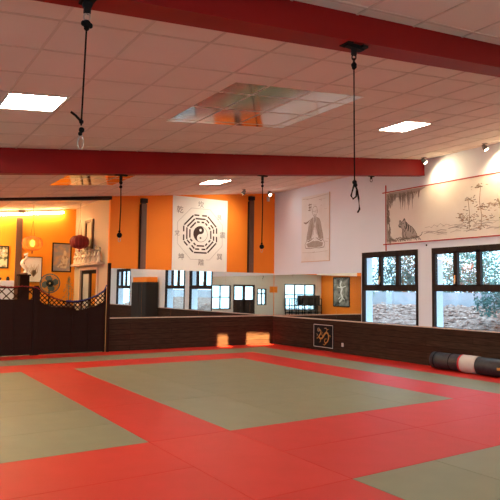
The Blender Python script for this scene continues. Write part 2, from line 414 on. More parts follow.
# ------------------------------------------------------------------ light panels
def light_panel(x, y, label, d=0):
    t = thing('ceiling_light', label, 'ceiling light', (x, y, zc(x)-d), 'square ceiling light panels'); w = .30
    t.rotation_euler = (0, -math.atan(SL), 0)
    f = MB()
    for a in ((-w, -w+.02, -w, w), (w-.02, w, -w, w), (-w+.02, w-.02, -w, -w+.02), (-w+.02, w-.02, w-.02, w)): f.box(*a, -.012, -.001)
    f.build('frame', 'plastic', t); MB().box(-w+.02, w-.02, -w+.02, w-.02, -.009, -.001).build('diffuser', 'panel', t)
    return t
light_panel(gx(.5)-.02, 6.34, 'square lit ceiling panel at the left of the picture, before the far beam')
light_panel(7.02, 6.22, 'square lit ceiling panel on the right, between the red beams')
light_panel(6.96, 12.12, 'square lit ceiling panel beyond the far beam, near the hanging banner')
light_panel(gx(.5), 12.25, 'square lit ceiling panel beyond the far beam, left out of view')
light_panel(gx(.5), .4, 'square lit ceiling panel above the camera, left', F_DROP)
light_panel(7.02, .4, 'square lit ceiling panel above the camera, right', F_DROP)
light_panel(-3.6, 6.40, 'square lit ceiling panel near the left wall')
light_panel(-3.6, .4, 'added square ceiling panel lighting the unseen corner of left and front walls', F_DROP)  # panel added to brighten the left wall that the mirror shows

def added_warm_panel(x, y, label):  # extra warm panel added out of view to light the annex wall yellow
    t = light_panel(x, y, label)
    for c in t.children:
        if c.name.startswith('diffuser'): c.data.materials[0] = M['panel_added']
added_warm_panel(1.9, 16.75, 'added unseen warm ceiling panel lighting the room behind the fence, on the left')
# ------------------------------------------------------------------ beams
def beam(name, yn, w, top_n, drop, label):
    a = XL; b = XR
    t = thing(name, label, 'beam', (a, yn, zc(a)))
    def ln(m, y0, y1, d0, d1):
        m.prism([(0, -d1), (b-a, -d1+SL*(b-a)), (b-a, -d0+SL*(b-a)), (0, -d0)], 'y', y0, y1)
    m = MB(); ln(m, .012, w-.012, .0, drop-.015); m.build('web', 'beam', t)
    m = MB(); ln(m, 0, w, drop-.015, drop); m.build('bottom_flange', 'beam', t)
    return t
beam('ceiling_beam', 3.05, .20, 0, .315, 'red painted steel beam crossing the ceiling nearest the camera')
b2 = beam('ceiling_beam', 8.75, .17, 0, .37, 'red painted steel beam across the middle of the hall, ending at the white wall')
B1, B2 = .315, .37

# ------------------------------------------------------------------ hanging ropes
def rope(x, y, ztop, parts, label, group=None):
    """parts: list of (kind, z_top, z_bottom) in absolute heights, hanging at x,y"""
    t = thing('hanging_rope', label, 'rope', (x, y, ztop), 'black ropes hanging from the beams')
    return t
def ring(mb, c, R, r, tilt=0, sx=1., sz=1., n=14):
    pts = [(c[0]+R*sx*math.cos(q)*math.cos(tilt), c[1]+R*sx*math.cos(q)*math.sin(tilt), c[2]+R*sz*math.sin(q)) for q in [2*PI*k/n for k in range(n+1)]]
    mb.tube(pts, r, 6, False); return mb
CR = -.58   # facing the camera
# near left
x, y = .955, 3.12; zt = zc(x)-B1
t = rope(x, y, zt, None, 'black rope hanging top left from the near beam, ending in a steel loop')
m = MB(); m.box(-.035, .035, -.05, .05, -.02, 0); m.box(-.018, .018, -.010, .010, -.085, -.02); m.tube([(0, -.015, -.035), (0, .015, -.035)], .026, 12); m.build('clamp', 'black', t)
m = MB(); ring(m, (0, 0, -.105), .022, .005, CR, .8, 1.1); m.build('shackle', 'steel', t)
m = MB(); m.ball((0, 0, -.145), .024); m.ball((-.02, -.01, -.15), .016); m.ball((.022, .01, -.145), .016); m.ball((0, 0, -.168), .016); m.build('knot', 'rope', t)
rx = -.012
m = MB(); m.tube([(0, 0, -.15), (rx*.5, 0, -.45), (rx, 0, -.72)], .0050, 8)
m.tube([(rx, 0, -.70), (-.045, -.01, -.675), (-.075, -.02, -.662)], .007, 8); m.build('rope', 'rope', t)
m = MB(); m.ball((rx, 0, -.70), .013); m.ball((rx+.003, 0, -.745), .016); m.ball((rx-.004, 0, -.767), .012); m.build('knot', 'rope', t)
m = MB(); ring(m, (rx, 0, -.815), .026, .0032, CR, .6, 1.5); m.build('steel_loop', 'steel', t)
# near right
x, y = 2.965, 3.11; zt = zc(x)-B1
t = rope(x, y, zt, None, 'longest black rope, hanging right of centre from the near beam to a slack knot')
m = MB(); m.box(-.085, .085, -.022, .022, -.03, 0); m.box(-.10, -.05, -.05, .05, -.018, 0); m.box(.05, .10, -.05, .05, -.018, 0); m.box(-.018, .018, -.012, .012, -.08, -.03); m.build('clamp', 'black', t)
m = MB(); ring(m, (0, 0, -.095), .018, .006, CR, .8, 1.2); ring(m, (0, 0, -.125), .018, .006, CR+PI/2, .8, 1.2); m.build('chain', 'black', t)
m = MB(); m.ball((0, 0, -.155), .022); m.ball((.022, .01, -.16), .013); m.ball((0, 0, -.175), .016); m.build('knot', 'rope', t)
m = MB(); m.tube([(0, 0, -.16), (.002, 0, -.6), (.006, 0, -1.04)], .0050, 8)
c0 = Vector((.006, 0, -1.04)); ax = Vector((math.cos(CR), math.sin(CR), 0))
def P(u, w): q = c0 + ax*u; return (q.x, q.y, c0.z+w)
m.tube([P(0, 0), P(-.012, -.05), P(-.026, -.10), P(-.012, -.125), P(.012, -.105), P(.016, -.05), P(.004, -.005)], .0062, 8)
m.tube([P(0, -.01), P(.02, -.06), P(.030, -.12), P(.036, -.20), P(.022, -.225)], .0065, 8); m.build('rope', 'rope', t)
m = MB(); m.ball(tuple(c0), .018); m.ball(P(.006, -.02), .016); m.build('knot', 'rope', t)
# far ropes
for x, zt2, lab in ((3.34, 2.46, 'thin black rope hanging from the far beam before the left part of the orange wall'),
                    (6.10, 2.42, 'thin black rope hanging from the far beam, right of the hanging banner')):
    y = 8.84; zt = zc(x)-B2; L = zt-zt2
    t = rope(x, y, zt, None, lab)
    m = MB(); m.box(-.10, .10, -.03, .03, -.02, 0); m.box(-.02, .02, -.015, .015, -.10, -.02); m.ball((0, 0, -.13), .03); m.build('clamp', 'black', t)
    m = MB(); m.ball((0, 0, -.20), .026); m.build('knot', 'rope', t)
    m = MB(); m.tube([(0, 0, -.1), (0.01, 0, -L*.5), (0, 0, -L+.03)], .009, 8); m.build('rope', 'rope', t)
    m = MB(); m.ball((0, 0, -L), .045); m.ball((0, 0, -L+.06), .02); m.build('end_knot', 'rope', t)
    m = MB(); ring(m, (0, 0, -L-.075), .026, .004, CR, .7, 1.3); m.build('steel_loop', 'steel', t)
x = 8.92; t = thing('beam_hook', 'small black clamp with a hook under the far beam, near its right end', 'hook', (x, 8.83, zc(x)-B2))
m = MB(); m.box(-.07, .07, -.03, .03, -.02, 0); m.box(-.02, .02, -.012, .012, -.07, -.02); m.build('clamp', 'black', t)
m = MB(); ring(m, (0, 0, -.10), .028, .006, CR, .9, 1.2); m.build('hook', 'black', t)

# ------------------------------------------------------------------ mats
GAP = .0035
def mats(x0, x1, y0, y1, col, along, where, cat='floor mat'):
    """tile a field with 1 x 2 m mats, long side along x or y"""
    sx, sy = (2., 1.) if along == 'x' else (1., 2.)
    nx = max(1, round((x1-x0)/sx)); ny = max(1, round((y1-y0)/sy))
    wx, wy = (x1-x0)/nx, (y1-y0)/ny
    cname = 'red' if col.startswith('red') else 'grey-green'
    for j in range(ny):
        for i in range(nx):
            b = MB().bev(GAP/2, wx-GAP/2, GAP/2, wy-GAP/2, -.04, 0, .003, 1)
            o = b.build('tatami_mat', col, loc=(x0+wx*i, y0+wy*j, 0))
            pos = []
            if nx > 1: pos.append('%s from the left' % ORD[i].replace('leftmost', 'first'))
            if ny > 1: pos.append('%s row' % ORD[j].replace('leftmost', 'first'))
            tag(o, '%s mat %s%s' % (cname, where, (', '+', '.join(pos)) if pos else ''), cat, '%s martial arts mats' % cname)
XM = XR-.062; YM = YB-.062
mats(9.57, XM, -.23, YM, 'red1', 'y', 'of the edge strip under the right wall')
mats(-1.43, 9.57, 13.77, YM, 'red1', 'x', 'of the edge strip under the back wall')
mats(8.57, 9.57, -.23, 13.77, 'gry1', 'y', 'of the narrow strip near the right wall')
mats(-1.43, 8.57, 12.77, 13.77, 'gry1', 'x', 'of the narrow strip near the back wall')
mats(7.57, 8.57, 5.77, 12.77, 'red1', 'y', 'of the band right of the centre field')
mats(-1.43, 7.57, 11.77, 12.77, 'red1', 'x', 'of the band behind the centre field')
mats(3.57, 4.57, 5.77, 11.77, 'gry2', 'y', 'in the left column of the centre field')
mats(4.57, 6.57, 5.77, 11.77, 'gry1', 'x', 'in the middle of the centre field')
mats(6.57, 7.57, 5.77, 11.77, 'gry1', 'y', 'in the right column of the centre field')
mats(2.57, 3.57, 5.77, 11.77, 'red1', 'y', 'of the long band left of the centre field')
mats(-1.43, .57, 5.77, 11.77, 'gry1', 'x', 'of the left field, outer column')
mats(.57, 2.57, 5.77, 11.77, 'gry1', 'x', 'of the left field, inner column')
mats(2.57, 3.57, 3.77, 5.77, 'red2', 'y', 'where the two broad red bands meet')
mats(-1.43, 2.57, 3.77, 5.77, 'red2', 'x', 'of the front band, left part')
mats(3.57, 7.57, 3.77, 5.77, 'red1', 'x', 'of the front band, before the centre field')
mats(7.57, 8.57, 3.77, 5.77, 'red1', 'y', 'at the right end of the front band')
mats(2.57, 3.57, -.23, 3.77, 'red1', 'y', 'of the band running towards the camera')
mats(7.57, 8.57, -.23, 3.77, 'red1', 'y', 'of the near band on the right')
mats(3.57, 4.64, -.23, 3.77, 'gry1', 'y', 'in the left column of the near right field')
mats(4.64, 7.57, -.23, 3.77, 'gry2', 'x', 'of the near right field, lighter part')
mats(-1.43, 2.57, -.23, 3.77, 'gry1', 'x', 'of the near left field')

# ------------------------------------------------------------------ banner
def ribbon(mb, pts, w, plane, off=0.):
    """flat ink stroke; pts in (u,v); w = width or list"""
    n = len(pts); ws = w if isinstance(w, (list, tuple)) else [w]*n
    L = []; R_ = []
    for i in range(n):
        a = pts[max(i-1, 0)]; b = pts[min(i+1, n-1)]; dx, dy = b[0]-a[0], b[1]-a[1]; l = math.hypot(dx, dy) or 1
        nx, ny = -dy/l*ws[i]/2, dx/l*ws[i]/2
        L.append((pts[i][0]+nx, pts[i][1]+ny)); R_.append((pts[i][0]-nx, pts[i][1]-ny))
    vs = [plane(*p, off) for p in L+R_]
    mb.add(vs, [(i, i+1, n+i+1, n+i) for i in range(n-1)])
def fan(mb, pts, plane, off=0.):
    mb.add([plane(*p, off) for p in pts], [list(range(len(pts)))])
BW, BH = 1.78, 2.10
t = thing('hanging_banner', 'white cloth banner with a black yin-yang and eight trigrams on the orange wall', 'banner', (7.93, YB-.012, 2.14))
m = MB(); nu, nv = 24, 24
vs = []; fs = []
def bw(u, v): return -.012*math.sin(u*5+v*1.2)*(1-v/BH)*.8 - .006*math.sin(v*3+u)
def PB(u, v, off=0.): return (u, bw(u, v)-.008-off, v)
for j in range(nv+1):
    for i in range(nu+1):
        u = -BW/2+BW*i/nu; v = BH*j/nv; vs.append((u, bw(u, v)-.006, v))
fs = [(j*(nu+1)+i, j*(nu+1)+i+1, (j+1)*(nu+1)+i+1, (j+1)*(nu+1)+i) for j in range(nv) for i in range(nu)]
n0 = len(vs); vs2 = [(a, b+.005, c) for a, b, c in vs]
m.add(vs+vs2, fs+[tuple(n0+q for q in f[::-1]) for f in fs], True); t = m.build('cloth', 'cloth', t)
CX, CZ = -.005, 1.06
R0 = .225
def arc(cx, cz, r, a0, a1, n): return [(cx+r*math.cos(a0+(a1-a0)*k/n), cz+r*math.sin(a0+(a1-a0)*k/n)) for k in range(n+1)]
m = MB()
# dark half: left side, head on top; boundary: outer left arc, then small arcs
head = arc(CX, CZ+R0/2, R0/2, PI/2, -PI/2, 12)
tail = arc(CX, CZ-R0/2, R0/2, PI/2, PI*1.5, 12)
outer = arc(CX, CZ, R0, PI*1.5, PI/2, 30)
poly = head + tail[1:] + outer[1:-1]
from mathutils.geometry import tessellate_polygon
def solid(mb, poly, plane, off=0.):
    tri = tessellate_polygon([[Vector((p[0], p[1], 0)) for p in poly]])
    mb.add([plane(*p, off) for p in poly], [tuple(q) for q in tri])
solid(m, poly, PB, .001)
ribbon(m, arc(CX, CZ, R0, 0, 2*PI, 48), .010, PB, .001)
solid(m, arc(CX, CZ-R0/2, .028, 0, 2*PI, 12)[:-1], PB, .0015)
m.build('yin_yang', 'inkb', t)
m = MB(); solid(m, arc(CX+.0, CZ+R0/2, .040, 0, 2*PI, 14)[:-1], PB, .0022); m.build('yin_yang_eye', 'cloth', t)
tri8 = {90: (0,1,0), 45: (1,0,0), 0: (0,0,1), -45: (1,1,0), -90: (1,0,1), -135: (0,0,0), 180: (0,1,1), 135: (1,1,1)}
m = MB()
for ang, bits in tri8.items():
    a = math.radians(ang); dx, dz = math.cos(a), math.sin(a); tx, tz = -dz, dx
    for k, (rr, hl) in enumerate(((.535, .205), (.435, .165), (.340, .120))):
        segs = [(-hl, hl)] if bits[k] else [(-hl, -hl*.16-.012), (hl*.16+.012, hl)]
        for s0, s1 in segs:
            ribbon(m, [(CX+dx*rr+tx*s0, CZ+dz*rr+tz*s0), (CX+dx*rr+tx*(s0+s1)/2, CZ+dz*rr+tz*(s0+s1)/2), (CX+dx*rr+tx*s1, CZ+dz*rr+tz*s1)], .043, PB, .001)
m.build('trigrams', 'inkb', t)
m = MB()
for rr in (.73,):
    oc = [(CX+rr/math.cos(PI/8)*math.cos(PI/8+k*PI/4), CZ+rr/math.cos(PI/8)*math.sin(PI/8+k*PI/4)) for k in range(9)]
    for k in range(8): ribbon(m, [oc[k], oc[k+1]], .010, PB, .001)
m.build('octagon_line', 'inkl', t)
def glyph(ch, size, matname, parent, loc, rot):
    cu = bpy.data.curves.new('character', 'FONT'); cu.body = ch; cu.size = size; cu.align_x = 'CENTER'; cu.align_y = 'CENTER'; cu.offset = .0
    o = bpy.data.objects.new('tmp', cu); COL.objects.link(o)
    bpy.context.view_layer.update()
    me = bpy.data.meshes.new_from_object(o.evaluated_get(bpy.context.evaluated_depsgraph_get()))
    bpy.data.objects.remove(o); me.materials.clear(); me.materials.append(M[matname])
    q = bpy.data.objects.new('character', me); COL.objects.link(q); q.parent = parent; q.location = loc; q.rotation_euler = rot
    return q
for ch, du, dv, s in (('坎', .0, .84, .20), ('乾', -.66, .64, .22), ('艮', .62, .52, .16), ('兌', -.74, -.02, .17), ('震', .74, .0, .20), ('坤', -.60, -.68, .20), ('離', .03, -.82, .20), ('巽', .64, -.64, .20)):
    p = PB(CX+du, CZ+dv, .003); glyph(ch, s, 'inkg', t, p, (PI/2, 0, 0))
# dark wooden posts on the orange wall
for xa, lab in ((6.16, 'tall narrow dark wooden post on the orange wall, left of the banner'), (9.64, 'tall narrow dark wooden post on the orange wall, right of the banner')):
    h = zc(xa)-.09-2.145
    t = thing('wooden_post', lab, 'post', (xa, YB-.002, 2.145), 'wooden posts on the orange wall')
    m = MB(); m.bev(-.075, .075, -.10, 0, 0, h-.14, .008); m.build('shaft', 'post', t)
    m = MB(); m.bev(-.09, .09, -.12, 0, h-.12, h, .012); m.bev(-.06, .06, -.09, 0, h-.15, h-.12, .008); m.build('cap', 'frame', t)
    m = MB(); m.box(-.095, -.078, -.06, 0, 0, h-.16); m.build('edge_strip', 'frame', t)

# ------------------------------------------------------------------ ink portrait on the white wall
PW, PH = 1.22, 1.88
t = thing('wall_hanging', 'tall grey ink drawing of a seated bearded old man in robes on white wall', 'picture', (XR-.002, 13.23, 2.46))
def PR(u, v, off=0.): return (-.016-off, -u, v)          # u runs to the right in the picture = towards the camera
t0 = t; t = MB().box(-.014, 0, -PW, 0, 0, PH).build('panel', 'paper', t)
m = MB(); rnd = random.Random(3)
def wob(pts, a=.006): return [(p[0]+rnd.uniform(-a, a), p[1]+rnd.uniform(-a, a)) for p in pts]
cx = .60
ribbon(m, wob(arc(cx, 1.46, .10, -.3, PI+.3, 10)), .012, PR)            # skull
ribbon(m, [(cx-.10, 1.44), (cx-.085, 1.34), (cx-.04, 1.26), (cx, 1.17), (cx+.04, 1.26), (cx+.09, 1.34), (cx+.10, 1.44)], .010, PR)   # jaw and beard
for k in range(7): ribbon(m, wob([(cx-.05+.017*k, 1.31), (cx-.03+.01*k, 1.2), (cx-.01+.003*k, 1.08)], .008), .006, PR)
ribbon(m, [(cx-.06, 1.42), (cx-.02, 1.415)], .012, PR); ribbon(m, [(cx+.02, 1.415), (cx+.06, 1.42)], .012, PR); ribbon(m, [(cx, 1.41), (cx+.012, 1.36), (cx-.005, 1.355)], .008, PR); ribbon(m, [(cx-.03, 1.325), (cx+.03, 1.325)], .009, PR)
for s in (-1, 1):
    ribbon(m, [(cx+s*.10, 1.42), (cx+s*.125, 1.44), (cx+s*.12, 1.38), (cx+s*.095, 1.36)], .008, PR)          # ears
    ribbon(m, wob([(cx+s*.07, 1.25), (cx+s*.18, 1.19), (cx+s*.25, 1.08), (cx+s*.29, .90), (cx+s*.34, .72), (cx+s*.36, .58)]), [.01, .014, .016, .016, .022, .02], PR)  # shoulder, sleeve
    ribbon(m, wob([(cx+s*.05, 1.22), (cx-s*.02, .95), (cx-s*.07, .75)]), .010, PR)                            # collar
    ribbon(m, wob([(cx+s*.17, 1.05), (cx+s*.14, .85), (cx+s*.19, .70), (cx+s*.12, .62)]), [.01, .018, .03, .012], PR)
    ribbon(m, wob([(cx+s*.34, .60), (cx+s*.28, .56), (cx+s*.16, .60), (cx+s*.04, .66)]), [.02, .03, .02, .01], PR)
    ribbon(m, wob([(cx+s*.36, .58), (cx+s*.44, .48), (cx+s*.40, .38), (cx+s*.2, .36), (cx, .37)]), [.012, .016, .022, .016, .012], PR)  # knee
    for k in range(6): ribbon(m, wob([(cx+s*(.10+.03*k), 1.10-.05*k), (cx+s*(.12+.03*k), .90-.04*k), (cx+s*(.10+.035*k), .72-.02*k)], .015), .007, PR)
    for k in range(5): ribbon(m, wob([(cx+s*(.05+.06*k), .60-.02*k), (cx+s*(.08+.06*k), .48), (cx+s*(.05+.05*k), .39)], .015), .007, PR)
m.build('figure_lines', 'inkg', t, kind='stuff')
m = MB()
ribbon(m, [(cx-.16, 1.05), (cx-.2, .9), (cx-.25, .7), (cx-.24, .6)], [.03, .07, .09, .03], PR, -.0006)
ribbon(m, [(cx+.2, 1.05), (cx+.24, .9), (cx+.28, .7), (cx+.26, .6)], [.03, .07, .09, .03], PR, -.0006)
solid(m, [(cx-.38, .50), (cx-.30, .40), (cx, .385), (cx+.32, .40), (cx+.36, .50), (cx+.15, .56), (cx-.1, .57)], PR, -.0006)
solid(m, [(cx-.07, 1.25), (cx-.20, 1.18), (cx-.27, .95), (cx-.35, .62), (cx-.20, .60), (cx-.12, .75), (cx-.03, .98)], PR, -.0009)
solid(m, [(cx+.07, 1.25), (cx+.03, .98), (cx+.12, .75), (cx+.20, .60), (cx+.35, .62), (cx+.27, .95), (cx+.20, 1.18)], PR, -.0009)
for k in range(26):
    u = rnd.uniform(.06, 1.14); v = rnd.uniform(.1, 1.8)
    if abs(u-cx) < .40 and .35 < v < 1.5: continue
    ribbon(m, wob([(u, v), (u+rnd.uniform(.02, .16), v+rnd.uniform(-.02, .02))], .01), rnd.uniform(.005, .012), PR)
ribbon(m, wob([(.04, 1.82), (.4, 1.80), (1.17, 1.84)]), .01, PR); ribbon(m, wob([(.05, .26), (.5, .24), (1.15, .27)]), .008, PR)
m.build('wash_strokes', 'inkl', t, kind='stuff')
m = MB(); ribbon(m, [(.10, 1.13), (.20, 1.10), (.30, 1.13), (.38, 1.19)], [.02, .05, .035, .01], PR)
for a, b in (((.30, 1.62), (.46, 1.63)), ((.32, 1.54), (.45, 1.55)), ((.37, 1.66), (.36, 1.46)), ((.43, 1.60), (.42, 1.45)), ((.30, 1.47), (.40, 1.45))): ribbon(m, [a, b], .022, PR)
m.build('ink_marks', 'inkg', t, kind='stuff')
m = MB(); m.box(-.024, 0, -PW-.012, -PW, -.01, PH+.01); m.box(-.024, 0, -PW, 0, -.018, 0); m.build('edge_batten', 'ledge', t0)

# ------------------------------------------------------------------ long scroll painting
SW, SH = 5.2, 1.27
t = thing('scroll_painting', 'long red-edged ink scroll of tiger, cliff and trees above the windows', 'painting', (XR-.002, 9.95, 2.77))
t0 = t; t = MB().box(-.010, 0, -SW, 0, 0, SH).build('silk', 'scroll', t)
m = MB(); e = .022
m.box(-.016, 0, -SW, .10, SH-.01, SH+.015); m.box(-.016, 0, -SW, .08, -.015, .01)
m.box(-.020, 0, -e, 0, -.16, SH+.18); m.build('red_edging', 'redtrim', t0)
def PS(u, v, off=0.): return (-.0115-off, -u, v)
rnd = random.Random(11); m = MB(); ml = MB(); mk = MB(); mt = MB()
# cliff on the left edge with an arch and drooping branches
solid(ml, [(.03, .06), (.03, SH-.03), (.16, SH-.05), (.13, 1.0), (.10, .85), (.07, .7), (.06, .55), (.08, .38), (.14, .22), (.24, .12), (.34, .08), (.34, .05)], PS, -.0008)
solid(ml, [(.10, SH-.02), (1.25, SH-.02), (1.05, SH-.10), (.8, SH-.13), (.62, SH-.10), (.5, SH-.18), (.36, SH-.16), (.26, SH-.24), (.16, SH-.30)], PS, -.0008)
for k in range(60):
    v = rnd.uniform(.08, SH-.05); u = .04+rnd.random()*.07*(1+1.4*abs(v/SH-.5))
    ribbon(m, wob([(u, v), (u+.02, v-.06), (u+.03, v-.12)], .012), rnd.uniform(.008, .022), PS)
for k in range(46):
    u = rnd.uniform(.12, 1.05); L = rnd.uniform(.05, .22) if k % 5 else rnd.uniform(.25, .45)
    v = SH-.05-rnd.random()*.08
    ribbon(m, wob([(u, v), (u+.01, v-L*.5), (u, v-L)], .008), [.030, .022, .004], PS)
for k in range(26):
    u = rnd.uniform(.05, .95); ribbon(m, wob([(u, .06+rnd.random()*.10), (u+.08, .09+rnd.random()*.05), (u+.15, .05)], .015), rnd.uniform(.008, .02), PS)
# tiger (seated, head to the left, striped)
body = [(.44, .47), (.47, .52), (.50, .50), (.55, .53), (.60, .55), (.64, .50), (.72, .42), (.82, .36), (.90, .28), (.96, .18), (.98, .10), (.55, .09), (.52, .2), (.53, .32), (.50, .37), (.44, .38), (.41, .42)]
solid(ml, body, PS, -.0004)
for a, b in zip(body, body[1:]+body[:1]): ribbon(mk, [a, b], .010, PS)
for pts, w in ((((.43, .50), (.46, .545), (.49, .52)), .02), (((.56, .54), (.59, .58), (.62, .54)), .02), (((.46, .46), (.49, .455)), .018), (((.54, .47), (.57, .465)), .018), (((.43, .41), (.47, .39), (.50, .41)), .014),
               (((.64, .49), (.66, .40), (.645, .33)), .03), (((.70, .43), (.72, .35), (.70, .27)), .026), (((.60, .40), (.62, .32), (.60, .26)), .018), (((.78, .38), (.79, .30), (.77, .24)), .016), (((.85, .32), (.86, .25), (.84, .2)), .014),
               (((.56, .34), (.55, .22), (.57, .12)), .012), (((.64, .26), (.63, .18), (.66, .11)), .012), (((.50, .50), (.52, .46), (.50, .43)), .012), (((.92, .14), (1.02, .12), (1.10, .16), (1.12, .22)), .014)):
    ribbon(mk, list(pts), w, PS)
# misty ground, rocks, far trees
for k in range(34):
    u = rnd.uniform(1.1, 3.4); v = .12+.16*rnd.random(); ribbon(ml, wob([(u, v), (u+.12, v+.02), (u+.26, v)], .008), rnd.uniform(.006, .016), PS)
for k in range(330):
    cu, cv, su, sv = rnd.choice([(2.35, .80, .16, .05), (2.62, .62, .22, .07), (2.35, .42, .14, .09), (2.15, .45, .08, .10), (2.75, .38, .30, .07), (2.95, .65, .2, .07), (2.5, .22, .35, .06), (2.55, 1.05, .14, .04), (3.4, .75, .3, .12), (3.9, .5, .3, .16), (4.4, .8, .3, .12)])
    u, v = rnd.gauss(cu, su*.6), rnd.gauss(cv, sv*.6)
    if not (.05 < v < SH-.06): continue
    ribbon(mt if k % 3 else m, [(u, v), (u+rnd.uniform(.02, .06), v+rnd.uniform(-.015, .02))], rnd.uniform(.008, .02), PS)
for pts in (((2.35, .15), (2.38, .5), (2.33, .85)), ((2.62, .15), (2.66, .45), (2.60, .75), (2.64, 1.05)), ((3.02, .75), (3.12, .5), (3.30, .28), (3.5, .15)), ((3.30, .85), (3.28, .55), (3.30, .28)), ((4.1, .2), (4.2, .6), (4.35, .9))):
    ribbon(mt, wob(list(pts), .01), .014 if pts[0][0] < 3 else .03, PS)
for k in range(12):
    u = 1.2+k*.16; ribbon(ml, wob([(u, .30), (u+.1, .33+.03*math.sin(k)), (u+.2, .30)], .01), .008, PS)
m.build('grey_strokes', 'inkg', t, kind='stuff'); ml.build('pale_wash', 'inkl', t, kind='stuff'); mk.build('tiger_lines', 'ink', t, kind='stuff'); mt.build('tan_foliage', 'inkt', t, kind='stuff')
o = MB().lathe([(.0, 0), (.02, 0), (.02, .012), (.008, .02), (0, .02)], n=12).build('wall_hook', 'black', loc=(XR-.001, 8.72, 2.68)); o.rotation_euler = (0, -PI/2, 0)
tag(o, 'small black knob on the white wall between the two windows, under the scroll', 'hook')

# ------------------------------------------------------------------ emblem on the right wainscot
t = thing('emblem_panel', 'square black panel with pale outline and gold dragon on the dark wainscot', 'sign', (XR-.062, 12.60, .085))
MB().box(-.010, 0, -.82, 0, 0, .62).build('board', 'black', t)
def PE(u, v, off=0.): return (-.0115-off, -u, v)
m = MB(); 
for a, b in (((.015, .01), (.015, .61)), ((.015, .61), (.80, .61)), ((.80, .61), (.80, .01)), ((.80, .01), (.015, .01))): ribbon(m, [a, b], .015, PE)
m.build('border_line', 'pale', t)
m = MB(); body = [(.20, .46), (.28, .48), (.33, .42), (.28, .34), (.22, .28), (.30, .22), (.40, .27), (.46, .36), (.54, .42), (.62, .38), (.64, .28), (.60, .18), (.52, .12), (.46, .16), (.48, .24), (.56, .24)]
def smooth(p, it=2):
    for _ in range(it):
        q = [p[0]]
        for a, b in zip(p[:-1], p[1:]): q += [(a[0]*.75+b[0]*.25, a[1]*.75+b[1]*.25), (a[0]*.25+b[0]*.75, a[1]*.25+b[1]*.75)]
        p = q+[p[-1]]
    return p
bs = smooth(body); ribbon(m, bs, [.012+.038*math.sin(PI*min(1, (i+3)/len(bs))) for i in range(len(bs))], PE)
for a, b, c in (((.22, .28), (.15, .22), (.13, .26)), ((.30, .24), (.30, .15), (.24, .13)), ((.54, .42), (.58, .50), (.64, .50)), ((.40, .30), (.34, .36), (.40, .42)), ((.62, .32), (.70, .34), (.72, .29)), ((.52, .12), (.46, .07), (.40, .09))): ribbon(m, [a, b, c], [.028, .02, .006], PE)
m.build('dragon', 'gold', t)
m = MB(); ribbon(m, arc(.22, .47, .045, 0, 2*PI, 10), .02, PE, .0004); ribbon(m, [(.46, .52), (.54, .53), (.56, .49)], .022, PE, .0004); ribbon(m, [(.14, .36), (.18, .33), (.15, .30)], .018, PE, .0004)
m.build('pale_highlights', 'inkt', t, kind='stuff')
o = MB().bev(-.02, 0, -.035, .035, -.05, .05, .006).build('wall_socket', 'plastic', loc=(XR-.061, 11.42, .22)); tag(o, 'small pale wall socket on the dark wainscot, right of the dragon emblem', 'socket')

# ------------------------------------------------------------------ rolled mat
ax_y0, ax_y1, RR = 4.9, 8.30, .175
t = thing('rolled_mat', 'long black rolled-up mat with a white band lying along the right wall', 'rolled mat', (10.22, ax_y1, .004), rz=math.radians(0))
def rollseg(y0, y1, r, n=28):
    m = MB(); L = 8
    pts = [(0, -(y0+(y1-y0)*k/L), RR+.002) for k in range(L+1)]
    m.tube(pts, r, n, True); return m
m = rollseg(.03, 1.92, RR-.004)
roll_o = m.build('roll', 'roll', t)
# spiral edge seen at the left end
m = MB()
for q in range(3):
    a = arc(0, RR, RR-.03-.045*q, 0, 2*PI, 26); vs = [(p[0], -.02, p[1]) for p in a]
    m.tube(vs, .012, 6, False)
m.tube([(0, -.016, RR), (0, -.03, RR)], .03, 10)
m.build('spiral_end', 'roll', t)
rollseg(.76, 1.12, RR+.003).build('white_band', 'rollw', t)
rollseg(.725, .765, RR+.004).build('red_stripe', 'rollr', t)
m = MB(); ribbon(m, [(.0, .0), (.10, .0)], .05, lambda u, v, o: (-RR-.004, -1.62-u, RR+v)); m.build('small_badge', 'gold', t)
m = MB()
for y0 in (.12, .5): m.tube([((RR-.003)*math.cos(q), -y0, RR+.004+(RR-.006)*math.sin(q)) for q in [2*PI*k/24 for k in range(25)]], .008, 6, False)
m.build('strap', 'rope', roll_o)

# ------------------------------------------------------------------ fixtures
def spot(x, y, z, tgt, energy, label, blend=1., size=165, col=(1, .74, .42), wall=True):
    t = thing('spotlight', label, 'spotlight', (x, y, z), 'small spotlights')
    m = MB(); m.tube([(0, 0, .0), (0, 0, -.05)], .012, 8); m.box(-.04, .04, -.04, .04, -.012, 0); m.build('bracket', 'greyp', t)
    d = (Vector(tgt)-Vector((x, y, z-.08))).normalized()
    q = d.to_track_quat('-Z', 'Y').to_matrix().to_4x4(); q.translation = Vector((0, 0, -.08))
    h = MB(); h.lathe([(.0, .06), (.035, .06), (.05, .0), (.055, -.06), (.0, -.06)], n=14); 
    h.v = [tuple(q @ Vector(v)) for v in h.v]; hd = h.build('head', 'greyp', t)
    l = MB(); l.lathe([(.0, -.061), (.045, -.061), (.045, -.064), (.0, -.064)], n=14); l.v = [tuple(q @ Vector(v)) for v in l.v]; l.build('lens', 'spotlens', hd)
    ld = bpy.data.lights.new('spot', 'SPOT'); ld.energy = energy; ld.color = col; ld.spot_size = math.radians(size); ld.spot_blend = blend; ld.shadow_soft_size = .03
    lo = bpy.data.objects.new('spotlight_lamp', ld); COL.objects.link(lo); lo.matrix_world = Matrix.Translation(Vector((x, y, z-.08))+d*.075) @ d.to_track_quat('-Z', 'Y').to_matrix().to_4x4()
    return t
spot(10.22, 8.50, zc(10.22)-.001, (10.55, 7.6, 3.4), 60, 'small grey spotlight above the scroll, at the end of the far beam')
